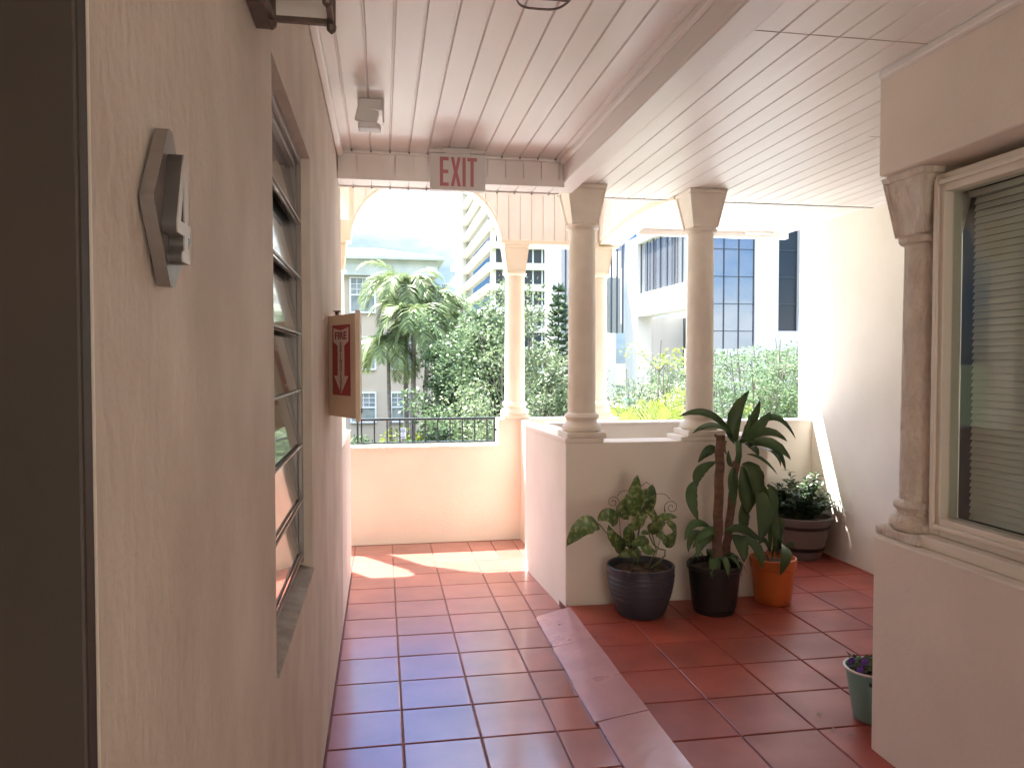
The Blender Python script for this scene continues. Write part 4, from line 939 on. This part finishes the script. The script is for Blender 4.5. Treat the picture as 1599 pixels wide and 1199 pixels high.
twig_tree(G(1245,18), Z(545,18)-GZ, 1.7, 'feathery green tree against the glass building beside the alcove wall', 'leaf3', 23, 12, .09, None, 20)
twig_tree(G(1050,19), Z(565,19)-GZ, 1.4, 'low grey green tree behind the twiggy one', 'leaf3', 24, 9, .09, None, 16)
twig_tree(G(1120,20), Z(560,20)-GZ, 1.5, 'feathery tree directly behind the dracaena column', 'leaf3', 25, 9, .09, None, 16)
twig_tree(G(965,21), Z(570,21)-GZ, 1.2, 'small grey green tree right of the far cream column', 'leaf3', 26, 7, .09, None, 12)
# bright areca palm fronds just outside
ap = thing('areca_palm', 'bright yellow green feathery palm just outside the parapet', 'palm', G(1005,9)); random.seed(31); fb = MB(); B0 = Vector((at(1000,700,9).x,9.2,GZ+3.0))
for (u, v, d) in ((1062,612,9.0),(1050,622,9.2),(1030,632,8.8),(1066,640,9.1),(962,640,9.3),(980,645,9),(1010,630,9.5)):
    tip = at(u, v, d); mid = B0.lerp(tip,.55)+Vector((0,0,.35)); n = 26; pts = [B0*(1-s)**2+mid*2*s*(1-s)+tip*s*s for s in [i/n for i in range(n+1)]]
    fb.tube(pts[::4]+[pts[-1]], .010, 4, .003)
    for i in range(6, n+1):
        tg = (pts[i]-pts[i-1]).normalized(); sd = tg.cross(Vector((0,-.6,1))).normalized(); ll = .34*math.sin(math.pi*(.15+.78*i/n))**.7
        for s in (-1,1): dd = (sd*s*.75+tg*.8).normalized(); w = tg*.012; e = pts[i]+dd*ll-Vector((0,0,.03)); m2 = pts[i]+dd*ll*.5; fb.add([pts[i]-w*.4,m2-w,e,m2+w,pts[i]+w*.4], [(0,1,2,3,4)])
fb.build('frond', M['leaf4'], ap)
tb = MB(); tb.tube([(B0.x,B0.y,GZ),(B0.x,B0.y,GZ+3.05)], .06, 8, .04); tb.build('trunk', M['trunk'], ap)
# hedge, low shrubs
def shrub(name, c, rad, m, label, n=900, size=.1, seed=1, grp=None):
    random.seed(seed); b = MB(); leafcloud(b, (c[0],c[1],c[2]+rad[2]*.8), rad, n, size, .45, .5)
    t = thing(name, label, name.replace('_', ' '), c, grp); b.build('foliage', M[m], t); s = MB()
    for k in range(6): s.tube([c, (c[0]+random.uniform(-.6,.6)*rad[0],c[1],c[2]+rad[2])], .02, 4, .008)
    s.build('stem', M['brown_trunk'], t); return t
hy = 17.0
shrub('hedge', (X(1240,hy),hy,Z(676,hy)), (1.6,.5,Z(640,hy)-Z(676,hy)), 'leaf4', 'yellow green clipped hedge below the louvre screen', 2400, .09, 41)
sy = 34.0
shrub('shrub', (X(562,sy),sy,GZ), (.8,.6,.95), 'leaf1', 'rounded dark shrub seen through the left end of the railing', 1300, .16, 42)
shrub('shrub', (X(625,sy-2),sy-2,GZ), (1.1,.5,1.25), 'leaf4', 'yellow green low plants at the foot of the palms', 700, .22, 43)
shrub('shrub', (X(665,sy-2),sy-2,GZ), (.9,.5,1.05), 'leaf4', 'yellow green low plants right of the palm trunks', 600, .22, 44)
shrub('shrub', (X(775,27),27,GZ), (1.3,.8,1.7), 'leaf1', 'dark undergrowth below the leafy trees', 2400, .16, 45)
b = MB(); b.box(-6,9,6.75,9.3,-.05,.22); b.box(-6,9,9.3,9.45,-.15,.30)  # slab added out of view to throw sunlight up at the ceiling
tag(b.build('bounce_slab', mat('white_bounce_coating', (.66,.65,.62), .8, (.58,.57,.54), 2)), 'unseen white slab added outside below the railing to bounce sunlight', 'roof')
# street sign by the palms
sn = thing('yard_sign', 'small white notice with purple lettering in front of the palm trunks', 'sign', (X(629,30),30,GZ))
sx_ = X(628.5,30); za_, zb_ = Z(685,30), Z(668,30)
b = MB(); b.box(sx_-.03,sx_+.03,30.02,30.06,GZ,zb_); b.build('post', M['trunk'], sn)
b = MB(); b.box(sx_-.13,sx_+.13,29.98,30.015,za_,zb_); b.build('panel', M['plastic'], sn)
LM = mat('purple_print', (.12,.06,.20), .5)
for k, (w, hh) in enumerate(((.07,.035),(.09,.04),(.05,.02),(.06,.015),(.09,.035))): z = zb_-.06-.078*k; b = MB(); b.box(sx_-w,sx_+w,29.972,29.979,z-hh/2,z+hh/2); b.build('lettering_line', LM, sn)
# parked car under the trees
pc = thing('parked_car', 'grey parked car under the trees seen through the railing', 'car', (X(722,39),39,GZ+.004))
cx0 = X(722,39); cz = GZ+.004
M['carpaint'] = mat('grey_car_paint', (.16,.18,.19), .25, coat=1, metal=.4)
def sect(prof, y0, y1, m, name, inset=0):
    b = MB(); n = len(prof); b.add([(cx0+x, 39+y0, cz+z) for x, z in prof]+[(cx0+x, 39+y1, cz+z) for x, z in prof], [tuple(range(n)), tuple(range(n,2*n))[::-1]]+[(i,n+i,n+(i+1)%n,(i+1)%n) for i in range(n)])
    return b.build(name, m, pc, bevel=.05)
sect([(-2.2,.30),(2.2,.30),(2.25,.75),(2.1,.92),(1.0,.98),(-1.6,1.0),(-2.2,.85)], -.88, .88, M['carpaint'], 'body')
sect([(-1.6,.98),(-1.2,1.40),(.2,1.45),(1.0,.98)], -.74, .74, M['b_dark'], 'window')
sect([(-1.25,1.405),(-1.1,1.47),(.15,1.50),(.28,1.44)], -.70, .70, M['carpaint'], 'roof')
for wx in (-1.35, 1.35):
    for wy_ in (-.80, .80):
        b = MB(); b.tube([(cx0+wx,39+wy_-.1,cz+.32),(cx0+wx,39+wy_+.1,cz+.32)], .32, 20); w = b.build('wheel', M['black'], pc); c = MB(); c.tube([(cx0+wx,39+wy_-.11,cz+.32),(cx0+wx,39+wy_+.11,cz+.32)], .18, 12); c.build('rim', M['alu'], w)
for yy in (-.6, .6): b = MB(); b.box(cx0-2.24,cx0-2.19,39+yy-.15,39+yy+.15,cz+.62,cz+.74); b.build('headlight', M['plastic'], pc)
